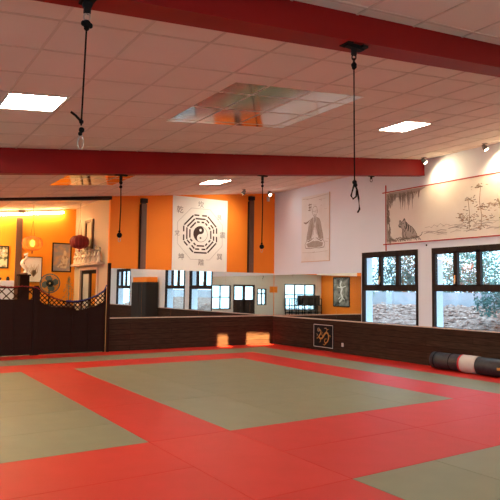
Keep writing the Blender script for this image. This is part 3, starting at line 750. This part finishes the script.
spot(10.22, 6.98, zc(10.22)-.001, (10.55, 6.3, 3.3), 80, 'small grey spotlight above the scroll, at the right edge of the picture')
spot(10.22, 5.2, zc(10.22)-.001, (10.55, 5.0, 3.3), 80, 'small grey spotlight above the scroll, out to the right')
spot(9.95, 14.05, zc(9.95)-.001, (9.9, 12.6, 3.4), 16, 'small spotlight on the ceiling by the corner of orange and white walls', size=150, col=(1, .92, .84))
o = MB().bev(-.045, .045, -.05, 0, -.07, .07, .01).build('motion_sensor', 'plastic', loc=(10.28, YB-.001, 4.44)); tag(o, 'small pale sensor box high on orange wall, right by the corner', 'sensor')
spot(8.72, 13.55, zc(8.72)-.001, (8.3, 14.6, 3.1), 75, 'small grey spotlight on the ceiling above the right edge of the hanging banner', size=140, col=(1, .88, .70))

# ------------------------------------------------------------------ fence
def clip_slats(m, u0, u1, lo, hi, sp, wd, dep):
    """diagonal slats between two curves lo(u), hi(u)"""
    for s, dd in ((1, 0), (-1, dep)):
        c = -3.
        while c < 6.:
            seg = None; N_ = 220
            for i in range(N_+1):
                u = u0+(u1-u0)*i/N_; v = c+s*(u-u0)
                ok = lo(u) <= v <= hi(u)
                if ok and seg is None: seg = (u, v)
                if (not ok or i == N_) and seg is not None:
                    e = (u, v)
                    if e[0]-seg[0] > .02:
                        dx, dz = e[0]-seg[0], e[1]-seg[1]; l = math.hypot(dx, dz); nx, nz = -dz/l*wd/2, dx/l*wd/2
                        m.prism([(seg[0]+nx, seg[1]+nz), (e[0]+nx, e[1]+nz), (e[0]-nx, e[1]-nz), (seg[0]-nx, seg[1]-nz)], 'y', dd, dd+dep)
                    seg = None
            c += sp
def band(m, u0, u1, fn, th, y0, y1, n=24):
    for i in range(n):
        a, b = u0+(u1-u0)*i/n, u0+(u1-u0)*(i+1)/n
        m.prism([(a, fn(a)-th), (b, fn(b)-th), (b, fn(b)), (a, fn(a))], 'y', y0, y1)
FY = 14.50
def fence_panel(x0, x1, hi, lo, sp, label):
    t = thing('trellis_fence', label, 'fence', (x0, FY, 0), 'dark trellis fence panels'); W = x1-x0
    b = MB(); n = 12
    # overlapped horizontal boards up to the solid top
    z = .05; k = 0
    while z < 1.4:
        z1 = z+.135
        for i in range(n):
            a, c = W*i/n+.0, W*(i+1)/n; mid = (a+c)/2; top = lo(mid)
            if z < top: b.prism([(a, z), (c, z), (c, min(z1, lo(c) if z1 > lo(c) else z1)), (a, min(z1, lo(a) if z1 > lo(a) else z1))], 'y', .004+(.010 if k % 2 else 0), .022+(.010 if k % 2 else 0))
        z += .118; k += 1
    b.build('boards', 'fence', t)
    f = MB(); f.box(0, .045, -.008, .045, .0, lo(0)); f.box(W-.045, W, -.008, .045, .0, lo(W)); f.box(.045, W-.045, -.004, .04, .02, .07)
    for q in (1/4, 1/2, 3/4): f.box(W*q-.02, W*q+.02, -.012, .004, .07, lo(W*q)-.03)
    f.box(0, .035, -.008, .045, lo(0), hi(0)); f.box(W-.035, W, -.008, .045, lo(W), hi(W))
    band(f, .035, W-.035, lo, .04, -.008, .045); band(f, 0, W, hi, .035, -.008, .045); f.build('frame', 'fence', t)
    l = MB(); clip_slats(l, .035, W-.035, lo, lambda u: hi(u)-.035, sp, .022, .010); l.build('lattice', 'fence', t)
    return t
XP = [-.20, 1.63, 3.44, 5.20]
fence_panel(XP[1]+.05, XP[2]-.05, lambda u: 1.62, lambda u: 1.33, .21, 'dark wooden fence panel with a straight lattice top, at the left edge')
W2 = XP[3]-XP[2]-.08
fence_panel(XP[2]+.05, XP[3]-.03, lambda u: 1.62-.34*max(0., math.sin(PI*u/W2))**.8, lambda u: 1.31-.25*max(0., math.sin(PI*u/W2))**.8, .115, 'dark wooden fence panel whose lattice top dips in a curve')
fence_panel(XP[0]+.05, XP[1]-.05, lambda u: 1.62, lambda u: 1.33, .21, 'dark wooden fence panel further left beyond the picture edge')
for xx, h, w_, lab in ((XP[2], 1.66, .05, 'square dark fence post between the straight and the curved panel'), (5.235, 2.27, .032, 'tall thin dark post where the fence meets the mirrored wall'), (XP[1], 1.66, .05, 'square dark fence post beyond the left picture edge'), (XP[0], 1.66, .05, 'square dark fence post at the far left end')):
    o = MB().bev(-w_, w_, -.045, .055, 0, h, .006).build('fence_post', 'fence', loc=(xx, FY, 0)); tag(o, lab, 'post', 'fence posts')
# garlands along the fence top
def garland(name, pts, matname, label, seed):
    rnd = random.Random(seed); m = MB(); m.tube(pts, .012, 6)
    for i in range(len(pts)-1):
        a, b = Vector(pts[i]), Vector(pts[i+1])
        for k in range(26):
            p = a.lerp(b, rnd.random()); d = Vector((rnd.gauss(0, 1), rnd.gauss(0, 1), rnd.gauss(0, 1))).normalized()*rnd.uniform(.02, .042)
            q = d.cross(Vector((.3, .5, .8))).normalized()*.006
            m.add([p-q, p+q, p+d+q*.5, p+d-q*.5], [(0, 1, 2, 3)])
    o = m.build(name, matname); tag(o, label, 'garland'); return o
hi2 = lambda u: 1.62-.34*max(0., math.sin(PI*u/W2))**.8
garland('tinsel_garland', [(XP[1]+.1+.17*k, FY-.085, 1.63+.015*math.sin(k*1.7)) for k in range(11)] + [(XP[2]+.1+.12*k, FY-.095, hi2(.1+.12*k)+.0) for k in range(5)], 'redt', 'dark red tinsel garland along the top of the straight fence panel', 5)
garland('tinsel_garland', [(XP[2]+.70+.095*k, FY-.046, hi2(.65+.095*k)+.01) for k in range(11)]+[(5.15, FY-.075, 1.70)], 'blue', 'blue tinsel garland along the dipping top of the curved fence panel', 6)

# ------------------------------------------------------------------ room behind the fence
def picture(x0, x1, z0, z1, art, label, ft=.035, y=YBR, extra=None, fm='frame'):
    t = thing('framed_picture', label, 'picture', ((x0+x1)/2, y-.002, z0)); w = (x1-x0)/2; h = z1-z0
    f = MB()
    for a in ((-w, -w+ft, 0, h), (w-ft, w, 0, h), (-w+ft, w-ft, 0, ft), (-w+ft, w-ft, h-ft, h)): f.box(a[0], a[1], -.03, 0, a[2], a[3])
    f.build('frame', fm, t); MB().box(-w+ft, w-ft, -.012, 0, ft, h-ft).build('artwork', art, t)
    if extra: extra(t, w, h)
    return t
def art_flower(t, w, h):
    m = MB(); PL = lambda u, v, o=0.: (u, -.0135-o, v)
    for k in range(9):
        ribbon(m, [(w*.1, h*.22), (w*(-.3+.1*k), h*(.4+.05*(k % 4))), (w*(-.5+.14*k), h*(.6+.06*(k % 3)))], [.02, .016, .006], PL)
    solid(m, arc(w*.12, h*.38, h*.10, 0, 2*PI, 10)[:-1], PL); m.build('flower_strokes', 'inkt', t)
def art_fig(t, w, h):
    m = MB(); PL = lambda u, v, o=0.: (u, -.0135-o, v)
    solid(m, [(-w*.5, h*.16), (w*.5, h*.13), (w*.72, h*.5), (w*.5, h*.62), (w*.42, h*.74), (w*.2, h*.74), (w*.15, h*.6), (-.0, h*.5), (-w*.12, h*.3)], PL); m.build('robed_figure', 'fig', t)
def art_blossom(t, w, h):
    m = MB(); PL = lambda u, v, o=0.: (u, -.0135-o, v); rr = random.Random(2)
    for k in range(16): solid(m, arc(rr.uniform(-w*.6, w*.6), rr.uniform(h*.2, h*.8), rr.uniform(.02, .05), 0, 2*PI, 8)[:-1], PL)
    m.build('blossoms', 'paper', t)
picture(2.70, 3.37, 2.15, 2.79, 'artgreen', 'dark framed flower picture cut by the left edge of the photo', extra=art_blossom)
picture(3.79, 4.30, 1.77, 2.51, 'paper', 'thin framed cream picture of a flower hanging below the lit lantern', .018, extra=art_flower)
picture(4.58, 5.15, 2.09, 2.96, 'artsky', 'dark framed picture of a pale robed figure on the orange wall', .035, extra=art_fig)
o = MB().bev(-.085, .085, -.05, 0, 0, 3.62-.9, .008).build('wall_batten', 'post', loc=(3.63, YBR-.001, .9)); tag(o, 'brown vertical wooden batten on the yellow-lit wall behind the figurine', 'post')
t = thing('light_fixture', 'small grey box lamp hanging under the strip of light, above batten', 'lamp', (3.65, YBR-.12, 3.86)); MB().bev(-.085, .085, -.06, .06, -.12, 0, .01).build('housing', 'greyp', t)
MB().box(-.015, .015, -.015, .015, 0, .0+zc(3.65)-3.86-.008).build('stem', 'greyp', t)
# glowing tube added in place of the bright bounce along the wall top
t = thing('added_light_strip', 'added glowing strip along the top of the yellow-lit wall', 'lamp', (-3.1, YBR-.10, 0))
def cv(m, y0, y1, d0, d1):
    a, b = -3.1, 4.85
    m.prism([(0, zc(a)-d1), (b-a, zc(b)-d1), (b-a, zc(b)-d0), (0, zc(a)-d0)], 'y', y0, y1)
m = MB(); cv(m, -.03, .03, .08, .14); m.build('tube', 'strip', t)
m = MB(); cv(m, -.035, .035, .015, .078); m.build('bracket', 'plastic', t)

def lantern(x, y, z, label, body, lit, rw=.265, rh=.175):
    t = thing('paper_lantern', label, 'lantern', (x, y, z), 'round paper lanterns')
    n = 12; ribs = 16
    prof = [(.06, -rh)]+[(.06+(rw-.06)*math.cos(a)**.75, rh*math.sin(a)) for a in [(-PI/2+PI*k/n) for k in range(1, n)]]+[(.06, rh)]
    m = MB(); vs = []; fs = []; N2 = 64
    for (r, zz) in prof:
        for k in range(N2):
            q = 2*PI*k/N2; r2 = r*(1-.045*abs(math.sin(q*ribs/2))); vs.append((r2*math.cos(q), r2*math.sin(q), zz))
    for i in range(len(prof)-1):
        for k in range(N2): fs.append((i*N2+k, i*N2+(k+1) % N2, (i+1)*N2+(k+1) % N2, (i+1)*N2+k))
    m.add(vs, fs, True); sh = m.build('shade', body, t)
    m = MB()
    for k in range(ribs):
        q = 2*PI*(k+.5)/ribs
        q = 2*PI*k/ribs; m.tube([((r+.002)*math.cos(q), (r+.002)*math.sin(q), zz) for r, zz in prof], .004, 5, False)
    m.build('ribs', 'redtrim', sh)
    m = MB(); m.lathe([(0, rh-.005), (.065, rh-.005), (.065, rh+.025), (0, rh+.025)], n=16); m.lathe([(0, -rh-.025), (.065, -rh-.025), (.065, -rh+.005), (0, -rh+.005)], n=16); m.build('end_cap', 'gold' if lit else 'redtrim', t)
    m = MB(); m.tube([(0, 0, -rh-.02), (0, 0, -rh-.10)], [.012, .020], 8); m.build('tassel', 'redtrim', t)
    top = zc(x)-z-.008
    m = MB(); m.tube([(.05, 0, rh+.02), (0, 0, min(.65, top*.6))], .004, 5); m.tube([(-.05, 0, rh+.02), (0, 0, min(.65, top*.6))], .004, 5); m.tube([(0, 0, min(.65, top*.6)), (0, 0, top)], .005, 5); m.build('cord', 'rope', t)
    if lit:
        MB().ball((0, 0, 0), .075, 12, (1, 1, 1.3)).build('bulb', 'bulb', t)
    return t
def silk():
    m = M['lant1']; nt = m.node_tree; b = nt.nodes['Principled BSDF']
    tr = N(nt, 'ShaderNodeBsdfTranslucent'); tr.inputs[0].default_value = (.85, .19, .04, 1)
    tp = N(nt, 'ShaderNodeBsdfTransparent'); tp.inputs[0].default_value = (1, .45, .15, 1)
    m1 = N(nt, 'ShaderNodeMixShader'); m1.inputs[0].default_value = .5; m2 = N(nt, 'ShaderNodeMixShader'); m2.inputs[0].default_value = .12
    out = [n for n in nt.nodes if n.type == 'OUTPUT_MATERIAL'][0]
    nt.links.new(b.outputs[0], m1.inputs[1]); nt.links.new(tr.outputs[0], m1.inputs[2])
    nt.links.new(m1.outputs[0], m2.inputs[1]); nt.links.new(tp.outputs[0], m2.inputs[2]); nt.links.new(m2.outputs[0], out.inputs[0])
    b.inputs['Emission Strength'].default_value = 0
silk()
lantern(3.69, 16.2, 2.80, 'lit orange ribbed paper lantern hanging before the yellow wall', 'lant1', True)
lantern(4.90, 16.0, 2.89, 'unlit dark red ribbed paper lantern hanging before the cream wall', 'lant2', False)
lantern(1.20, 16.0, 2.85, 'lit orange paper lantern seen only reflected in the window glass, left', 'lant1', True)
lantern(-.35, 16.1, 2.90, 'lit orange paper lantern seen only reflected in the window glass, right', 'lant1', True)

# cream wall: shelf with figurines, framed panel, doorway
o = MB().bev(XS-.20, XS-.001, 14.95, 17.35, 2.25, 2.31, .01).build('wall_shelf', 'ledge'); tag(o, 'narrow pale shelf on the cream wall carrying a row of figurines', 'shelf')
def figurine(x, y, z, s, k):
    t = MB(); 
    t.lathe([(0, 0), (.07*s, 0), (.075*s, .02*s), (.05*s, .05*s), (.06*s, .14*s), (.05*s, .24*s), (.03*s, .28*s), (.0, .28*s)], n=12)
    t.ball((0, 0, .33*s), .042*s, 10, (1, 1, 1.15)); sgn = 1 if k % 2 else -1
    t.tube([(0, .04*s, .24*s), (-.02*s, .09*s*sgn, .19*s), (-.05*s, .10*s*sgn, .27*s)], [.018*s, .016*s, .012*s], 6)
    t.tube([(0, -.04*s, .24*s), (-.03*s, -.07*s*sgn, .17*s), (-.06*s, -.03*s, .15*s)], [.018*s, .016*s, .012*s], 6)
    o = t.build('figurine', 'fig', loc=(x, y, z)); return o
fl = ['nearest the hall', 'second from the hall', 'third from the hall', 'fourth from the hall', 'fifth from the hall', 'sixth from the hall', 'seventh from the hall', 'eighth from the hall', 'farthest from the hall']
for k in range(9):
    o = figurine(XS-.10, 15.10+k*.262, 2.31, 1.1+.12*math.sin(k*2.1), k); tag(o, 'small ivory and brown figurine on the pale shelf, %s' % fl[k], 'figurine', 'figurines on the pale shelf')
t = thing('wooden_picture', 'tall narrow brown wooden frame on the cream wall above the shelf', 'picture', (XS-.001, 15.90, 2.72))
f = MB()
for a in ((0, .10, 0, .84), (.58, .68, 0, .84), (.10, .58, 0, .08), (.10, .58, .76, .84)): f.box(-.05, 0, a[0], a[1], a[2], a[3])
f.build('frame', 'post', t); MB().box(-.015, 0, .10, .58, .08, .76).build('artwork', 'cream', t)
r = root('door_3', (XS, DY0, 0)); W = DY1-DY0
f = MB(); f.box(-.03, .12, 0, .09, 0, DZ); f.box(-.03, .12, W-.09, W, 0, DZ); f.box(-.03, .12, .09, W-.09, DZ-.07, DZ); f.build('door_frame', 'ledge', r)
f = MB(); f.box(.02, .06, .09, .20, 0, DZ-.07); f.box(.02, .06, W/2-.10, W/2+.06, 0, DZ-.07); f.box(.02, .06, W-.2, W-.09, 0, DZ-.07); f.box(.02, .06, .2, W-.2, DZ-.17, DZ-.07); f.box(.02, .06, .2, W-.2, 0, .9); f.build('leaf_frame', 'frame', r)
MB().box(.04, .046, .20, W/2-.10, .9, DZ-.17).build('pane', 'mirror', r); MB().box(.04, .046, W/2+.06, W-.2, .9, DZ-.17).build('pale_panel', 'door', r)
MB().box(.10, .12, .09, W-.09, 0, DZ-.07).build('backing', 'curtain', r)
# counter, sideboard and what stands there
t = thing('bar_counter', 'dark wooden bar counter behind the curved fence panel', 'counter', (3.95, 16.55, -.04))
MB().bev(0, 1.05, 0, .45, 0, 1.12, .01).build('body', 'fence', t); MB().bev(-.04, 1.09, -.04, .49, 1.12, 1.16, .01).build('top', 'post', t)
# round fan
t = thing('standing_fan', 'round grey-green fan with dark centre above the fence', 'fan', (4.33, 16.75, 1.12))
m = MB(); c = (0, 0, .62)
m.lathe([(0, 0), (.13, 0), (.13, .02), (.03, .04), (.0, .04)], n=18); m.tube([(0, .06, .02), (0, .06, .50)], .02, 8); m.build('stand', 'black', t)
TQ = Matrix.Translation(c) @ Matrix.Rotation(-.30, 4, 'Z') @ Matrix.Rotation(PI/2, 4, 'X')
m = MB()
for rr_ in [.05+.028*k for k in range(8)]:
    z_ = .05*math.cos(rr_/.27*PI/2)
    m.tube([tuple(TQ @ Vector((rr_*math.cos(q), rr_*math.sin(q), z_))) for q in [2*PI*k/24 for k in range(25)]], .005, 5, False)
m.tube([tuple(TQ @ Vector((.265*math.cos(q), .265*math.sin(q), -.01))) for q in [2*PI*k/30 for k in range(31)]], .014, 6, False)
m.build('guard', 'teal', t)
m = MB()
for k in range(4):
    q = k*PI/2+.3
    pts = [(.03, -.05), (.10, -.10), (.21, -.07), (.235, .03), (.17, .09), (.06, .05)]
    R2 = Matrix.Rotation(q, 4, 'Z'); vs = [tuple(TQ @ R2 @ Vector((p[0], p[1], -.03+.03*p[1]*8*.3))) for p in pts]; vb = [tuple(TQ @ R2 @ Vector((p[0], p[1], -.036+.03*p[1]*8*.3))) for p in pts]
    m.add(vs+vb, [list(range(6)), list(range(11, 5, -1))]+[(i, (i+1) % 6, 6+(i+1) % 6, 6+i) for i in range(6)])
m.build('blades', 'teal', t)
m = MB(); m.lathe([(0, -.16), (.07, -.15), (.10, -.06), (.10, .045), (.0, .06)], n=18); m.v = [tuple(TQ @ Vector(v)) for v in m.v]; m.build('motor', 'black', t)
m = MB(); m.lathe([(0, .056), (.028, .056), (.0, .066)], n=12); m.v = [tuple(TQ @ Vector(v)) for v in m.v]; m.build('hub_badge', 'brass', t)
# small gold tree
t = thing('decorative_tree', 'small gold and green cone tree on the counter beside the fan', 'ornament', (4.86, 16.75, 1.12))
m = MB(); m.lathe([(0, 0), (.07, 0), (.06, .10), (0, .10)], n=12); m.build('pot', 'post', t)
m = MB(); rr = random.Random(9)
m.tube([(0, 0, .1), (0, 0, .80)], .01, 6)
for k in range(260):
    h = rr.random()**.8; a = rr.uniform(0, 2*PI); R1 = .20*(1-h)+.01; p = Vector((R1*math.cos(a)*rr.uniform(.5, 1), R1*math.sin(a)*rr.uniform(.5, 1), .12+.68*h))
    d = Vector((math.cos(a), math.sin(a), rr.uniform(-.3, .5))).normalized()*.05; q = d.cross(Vector((0, 0, 1))).normalized()*.014
    m.add([p-q, p+q, p+d+q*.3, p+d-q*.3], [(0, 1, 2, 3)])
m.build('foliage', 'leafB', t)
m = MB()
for k in range(26):
    h = rr.random(); a = rr.uniform(0, 2*PI); R1 = .20*(1-h)+.015; m.ball((R1*math.cos(a), R1*math.sin(a), .14+.64*h), .016, 8)
m.ball((0, 0, .82), .025, 8); m.build('baubles', 'gold', t)
# pedestal and dragon-like figurine
t = thing('pedestal', 'dark wooden pedestal below the white figurine', 'pedestal', (3.71, 17.15, -.04)); MB().bev(-.13, .13, -.13, .13, 0, 1.98, .01).build('column', 'fence', t); MB().bev(-.16, .16, -.16, .16, 1.98, 2.02, .008).build('top', 'fence', t)
t = thing('dragon_figurine', 'white carved dragon figurine before the brown batten on the yellow wall', 'figurine', (3.71, 17.15, 1.98))
m = MB(); pts = []
for k in range(30):
    q = k/29; pts.append((.075*math.sin(q*8.5)*(1-.3*q), .04*math.cos(q*8.5), .03+.50*q))
m.tube(pts, [.04+.018*math.sin(PI*k/29)-.012*k/29 for k in range(30)], 8); e = pts[-1]
m.ball((e[0]-.02, e[1]-.03, e[2]+.02), .045, 10, (1.3, 1, .8)); m.tube([(e[0], e[1], e[2]+.03), (e[0]+.05, e[1], e[2]+.08)], [.01, .004], 6); m.tube([(e[0]-.01, e[1]-.02, e[2]+.04), (e[0]+.03, e[1]-.02, e[2]+.10)], [.01, .004], 6)
for q in (.25, .5, .75):
    p = pts[int(q*29)]; m.tube([p, (p[0]*1.9+.01, p[1]-.04, p[2]-.02), (p[0]*2.2, p[1]-.06, p[2]+.03)], [.02, .014, .006], 6)
m.build('body', 'pale', t); MB().lathe([(0, -.0), (.10, 0), (.10, .03), (.07, .05), (0, .05)], n=18).build('base', 'post', t)
# white cabinet at the left edge with bowls
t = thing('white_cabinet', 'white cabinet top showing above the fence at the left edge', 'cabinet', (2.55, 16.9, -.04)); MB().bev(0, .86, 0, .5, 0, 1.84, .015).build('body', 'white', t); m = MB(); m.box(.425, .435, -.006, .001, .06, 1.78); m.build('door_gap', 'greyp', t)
for xx, lab in ((2.72, 'small dark bowl on the white cabinet, at the very edge of the photo'), (3.05, 'small dark bowl on the white cabinet, right one'), (3.28, 'small dark jar on the white cabinet, at its right corner')):
    m = MB(); m.lathe([(0, 0), (.04, 0), (.07, .05), (.075, .08), (.065, .08), (.055, .04), (0, .02)] if 'bowl' in lab else [(0, 0), (.04, 0), (.05, .05), (.03, .09), (.035, .11), (0, .11)], n=16)
    o = m.build('bowl' if 'bowl' in lab else 'jar', 'black', loc=(xx, 17.1, 1.80)); tag(o, lab, 'bowl' if 'bowl' in lab else 'jar')

# ------------------------------------------------------------------ things seen only in the mirrors
t = thing('tall_cabinet', 'tall dark cabinet on the right wall, seen in the mirrors', 'cabinet', (XR-.62, 4.62, .0))
MB().bev(0, .55, 0, 1.62, 0, 1.92, .01).build('body', 'curtain', t); MB().box(-.02, 0, .02, .80, .08, 1.88).build('door', 'curtain', t); MB().box(-.02, 0, .82, 1.60, .08, 1.88).build('door', 'curtain', t)
o = MB().bev(XR-.60, XR-.10, 4.66, 6.20, 1.92, 2.14, .01).build('storage_box', 'orange'); tag(o, 'long orange box on top of the tall dark cabinet, seen in the mirrors', 'box')
t = thing('wall_scroll', 'tall grey painting on the orange left wall, seen in the right-hand mirrors', 'painting', (XL+.002, -.25, .62))
f = MB()
for a in ((0, .06, 0, 1.95), (1.54, 1.60, 0, 1.95), (.06, 1.54, 0, .06), (.06, 1.54, 1.89, 1.95)): f.box(0, .03, a[0], a[1], a[2], a[3])
f.build('frame', 'frame', t); MB().box(0, .012, .06, 1.54, .06, 1.89).build('artwork', 'artdark', t)
m = MB(); PQ = lambda u, v, o=0.: (.014+o, u, v)
ribbon(m, smooth([(.8, 1.7), (.65, 1.4), (.9, 1.2), (.7, .9), (.95, .6), (.6, .3)]), .12, PQ); ribbon(m, [(.4, 1.3), (.8, 1.25), (1.2, 1.35)], .06, PQ); ribbon(m, [(.5, .5), (.8, .7), (1.1, .45)], .06, PQ); m.build('pale_strokes', 'paper', t)
t = thing('low_rack', 'low dark equipment rack under the front windows, seen in the mirrors', 'rack', (-4.7, YF+.05, .0))
m = MB()
for k in range(6): m.box(k*.54, k*.54+.05, 0, .05, 0, 1.15); m.box(k*.54, k*.54+.05, .45, .5, 0, 1.15)
for z in (.2, .65, 1.1): m.box(0, 2.75, 0, .5, z, z+.04)
m.build('frame', 'black', t)
MB().bev(.12, 1.80, .06, .44, .69, 1.34, .02).build('boxes', 'curtain', t)
o = MB().box(-1.35, -.75, YF, YF+.03, 1.50, 1.90).build('orange_sign', 'orange'); tag(o, 'plain orange square sign on the front wall, seen in the mirrors', 'sign')

# ------------------------------------------------------------------ outside the right-hand windows
mb = MB(); nx, ny = 26, 60; rr = random.Random(21)
def bank(x, y):
    u = x-(XR+.36); 
    return -.1 + .70*min(1, u/1.2) + .58*max(0, min(1, (u-1.2)/2.4)) + .04*math.sin(y*2.3+x)+.03*math.sin(y*5.1-x*3)
vs = []; fs = []
for j in range(ny+1):
    for i in range(nx+1):
        x = XR+.37+i*.2; y = -4+j*.5; vs.append((x, y, bank(x, y)))
for j in range(ny):
    for i in range(nx): fs.append((j*(nx+1)+i, j*(nx+1)+i+1, (j+1)*(nx+1)+i+1, (j+1)*(nx+1)+i))
mb.add(vs, fs, True); mb.build('garden_bank', 'soil', kind='structure')
m = MB()
for k in range(2600):
    x = XR+.6+rr.random()*3.6; y = rr.uniform(5., 24); r = rr.uniform(.03, .085); z = bank(x, y)+r*.2
    a = rr.uniform(0, PI); c, s = math.cos(a)*r, math.sin(a)*r; h = r*rr.uniform(.4, .9)
    m.add([(x+c, y+s, z), (x-s, y+c, z+.01), (x-c*1.3, y-s*.8, z), (x+s, y-c, z), (x+.2*c, y+.2*s, z+h), (x-.3*s, y+.3*c, z+h*.8)], [(0, 1, 5, 4), (1, 2, 5), (2, 3, 4, 5), (3, 0, 4)])
o = m.build('leaf_litter_stones', 'stone'); tag(o, 'brown and pinkish stones and leaf litter on the bank outside', 'rubble', kind='stuff')
MB().box(15.0, 15.3, -6, 34, 0, 1.62).build('garden_wall', 'conc', kind='structure')
MB().box(10.95, 60, -30, 60, -.3, -.15).build('outside_ground', 'soil', kind='structure')
def bush(x, y, z, rx, ry, rz, n, mname, label, seed, name='bush', s=.09):
    rr = random.Random(seed); t = thing(name, label, 'bush' if name == 'bush' else 'tree', (x, y, z))
    m = MB()
    for k in range(n):
        a = rr.uniform(0, 2*PI); c = rr.uniform(-.6, 1); q = math.sqrt(1-c*c); r = rr.random()**.4
        p = Vector((rx*q*math.cos(a)*r, ry*q*math.sin(a)*r, rz*(.6+c*r)))
        d = Vector((rr.gauss(0, 1), rr.gauss(0, 1), rr.gauss(0, .6))).normalized()*s*rr.uniform(.6, 1.3); e = d.cross(Vector((rr.gauss(0, 1), rr.gauss(0, 1), 1))).normalized()*s*.28
        m.add([p, p+d*.5+e, p+d, p+d*.5-e], [(0, 1, 2, 3)])
    m.build('foliage', mname, t); m = MB(); m.tube([(0, 0, -.05), (.03, .02, rz*.8)], [.05, .02], 8)
    for k in range(5): a = k*1.26; m.tube([(0, 0, rz*.2), (rx*.5*math.cos(a), ry*.5*math.sin(a), rz*.9)], [.03, .01], 6)
    m.build('stem', 'bark', t); return t
bush(13.0, 8.2, 1.0, .75, .95, .62, 2200, 'leafA', 'dark blue-green bush outside the right window, low in the pane', 31)
bush(13.9, 6.6, 1.15, .8, .9, .8, 1800, 'leafA', 'dark bush further right outside the right window', 32)
bush(16.75, 12.1, 1.0, 1.0, 1.3, 1.7, 5200, 'leafB', 'light leafy tree behind the garden wall, seen through the right window', 33, 'tree', .11)
bush(16.8, 15.0, 1.0, 1.1, 1.2, 1.7, 5200, 'leafA', 'blue-green tree behind the garden wall, between the two windows', 34, 'tree', .11)
bush(16.8, 18.0, 1.0, 1.0, 1.2, 1.7, 5200, 'leafB', 'pale leafy tree behind the garden wall, seen through the left window', 35, 'tree', .11)
bush(16.8, 21.2, 1.0, 1.0, 1.2, 1.7, 5200, 'leafA', 'blue-green tree at the far end of the garden wall', 36, 'tree', .11)
bush(16.7, 8.9, 1.0, 1.0, 1.3, 1.7, 5200, 'leafA', 'tall dark tree behind the garden wall, right side', 37, 'tree', .11)
bush(14.4, 14.8, 1.32, .4, .6, .35, 500, 'leafB', 'small pale bush on the bank outside the left window', 38)

MB().box(-30, XL-.35, -20, 40, -.3, -.15).build('added_bounce_ground', 'conc', kind='structure')  # pale ground added out of view to bounce daylight up to the ceiling
# ------------------------------------------------------------------ two added spotlights behind the beam for the warm patches on the back wainscot
def washer(x, tx, hw, label, e):
    z = zc(x)-.06; t = thing('added_shuttered_spotlight', label, 'spotlight', (x, 9.06, z), 'added shuttered spotlights')
    P0 = Vector((0, 0, -.12)); W0 = Vector((x, 9.06, z-.12))
    d = (Vector((tx, YB-.06, .04))-W0).normalized(); dist = (Vector((tx, YB-.06, .04))-W0).length
    q = d.to_track_quat('-Z', 'Y').to_matrix().to_4x4(); q.translation = P0
    MB().box(-.02, .02, -.02, .02, -.06, .06).build('bracket', 'black', t)
    h = MB(); a = .05
    for bx in ((-a-.006, -a, -a, a), (a, a+.006, -a, a), (-a, a, -a-.006, -a), (-a, a, a, a+.006)): h.box(bx[0], bx[1], bx[2], bx[3], -.15, .05, q)
    h.box(-a, a, -a, a, .044, .05, q); hd = h.build('head', 'black', t)
    L = .15; ax = L*hw/dist; ay = L*math.tan(math.radians(1.9))
    g = MB()
    for bx in ((-a, -ax, -a, a), (ax, a, -a, a), (-ax, ax, -a, -ay), (-ax, ax, ay, a)): g.box(bx[0], bx[1], bx[2], bx[3], -L-.001, -L, q)
    g.build('shutter', 'black', hd)
    ld = bpy.data.lights.new('spot', 'SPOT'); ld.energy = e; ld.color = (1, .66, .26); ld.spot_size = math.radians(14); ld.spot_blend = .1; ld.shadow_soft_size = .0012
    lo = bpy.data.objects.new('spotlight_lamp', ld); COL.objects.link(lo); lo.matrix_world = Matrix.Translation(W0) @ d.to_track_quat('-Z', 'Y').to_matrix().to_4x4()
washer(8.45, 8.70, .17, 'added tiny black shuttered spotlight hidden behind the far beam, left one', 40000)
washer(9.45, 9.93, .42, 'added tiny black shuttered spotlight hidden behind the far beam, right one', 40000)

# ------------------------------------------------------------------ world, camera, view
wd = bpy.data.worlds.new('sky'); S.world = wd; wd.use_nodes = True; nt = wd.node_tree
bg = nt.nodes['Background']; bg.inputs['Color'].default_value = (.52, .76, 1.0, 1); bg.inputs['Strength'].default_value = 4.0

cam = bpy.data.cameras.new('camera'); co = bpy.data.objects.new('camera', cam); COL.objects.link(co)
yaw, pit, rol = math.radians(33.447), math.radians(4.0217), math.radians(.706)
f = Vector((math.sin(yaw)*math.cos(pit), math.cos(yaw)*math.cos(pit), math.sin(pit)))
r0 = Vector((math.cos(yaw), -math.sin(yaw), 0)); u0 = r0.cross(f)
r1 = r0*math.cos(rol)+u0*math.sin(rol); u1 = u0*math.cos(rol)-r0*math.sin(rol)
mx = Matrix((r1, u1, -f)).transposed().to_4x4(); mx.translation = Vector((0, 0, 1.6)); co.matrix_world = mx
cam.sensor_fit = 'HORIZONTAL'; cam.sensor_width = 36; cam.lens = 36*580.29/500; cam.clip_start = .05; cam.clip_end = 200
S.camera = co
S.view_settings.view_transform = 'Standard'; S.view_settings.look = 'None'; S.view_settings.gamma = 1; S.view_settings.exposure = .33
S.view_settings.use_curve_mapping = False
try:
    S.cycles.max_bounces = 12; S.cycles.diffuse_bounces = 6; S.cycles.glossy_bounces = 8; S.cycles.transparent_max_bounces = 16
except Exception: pass
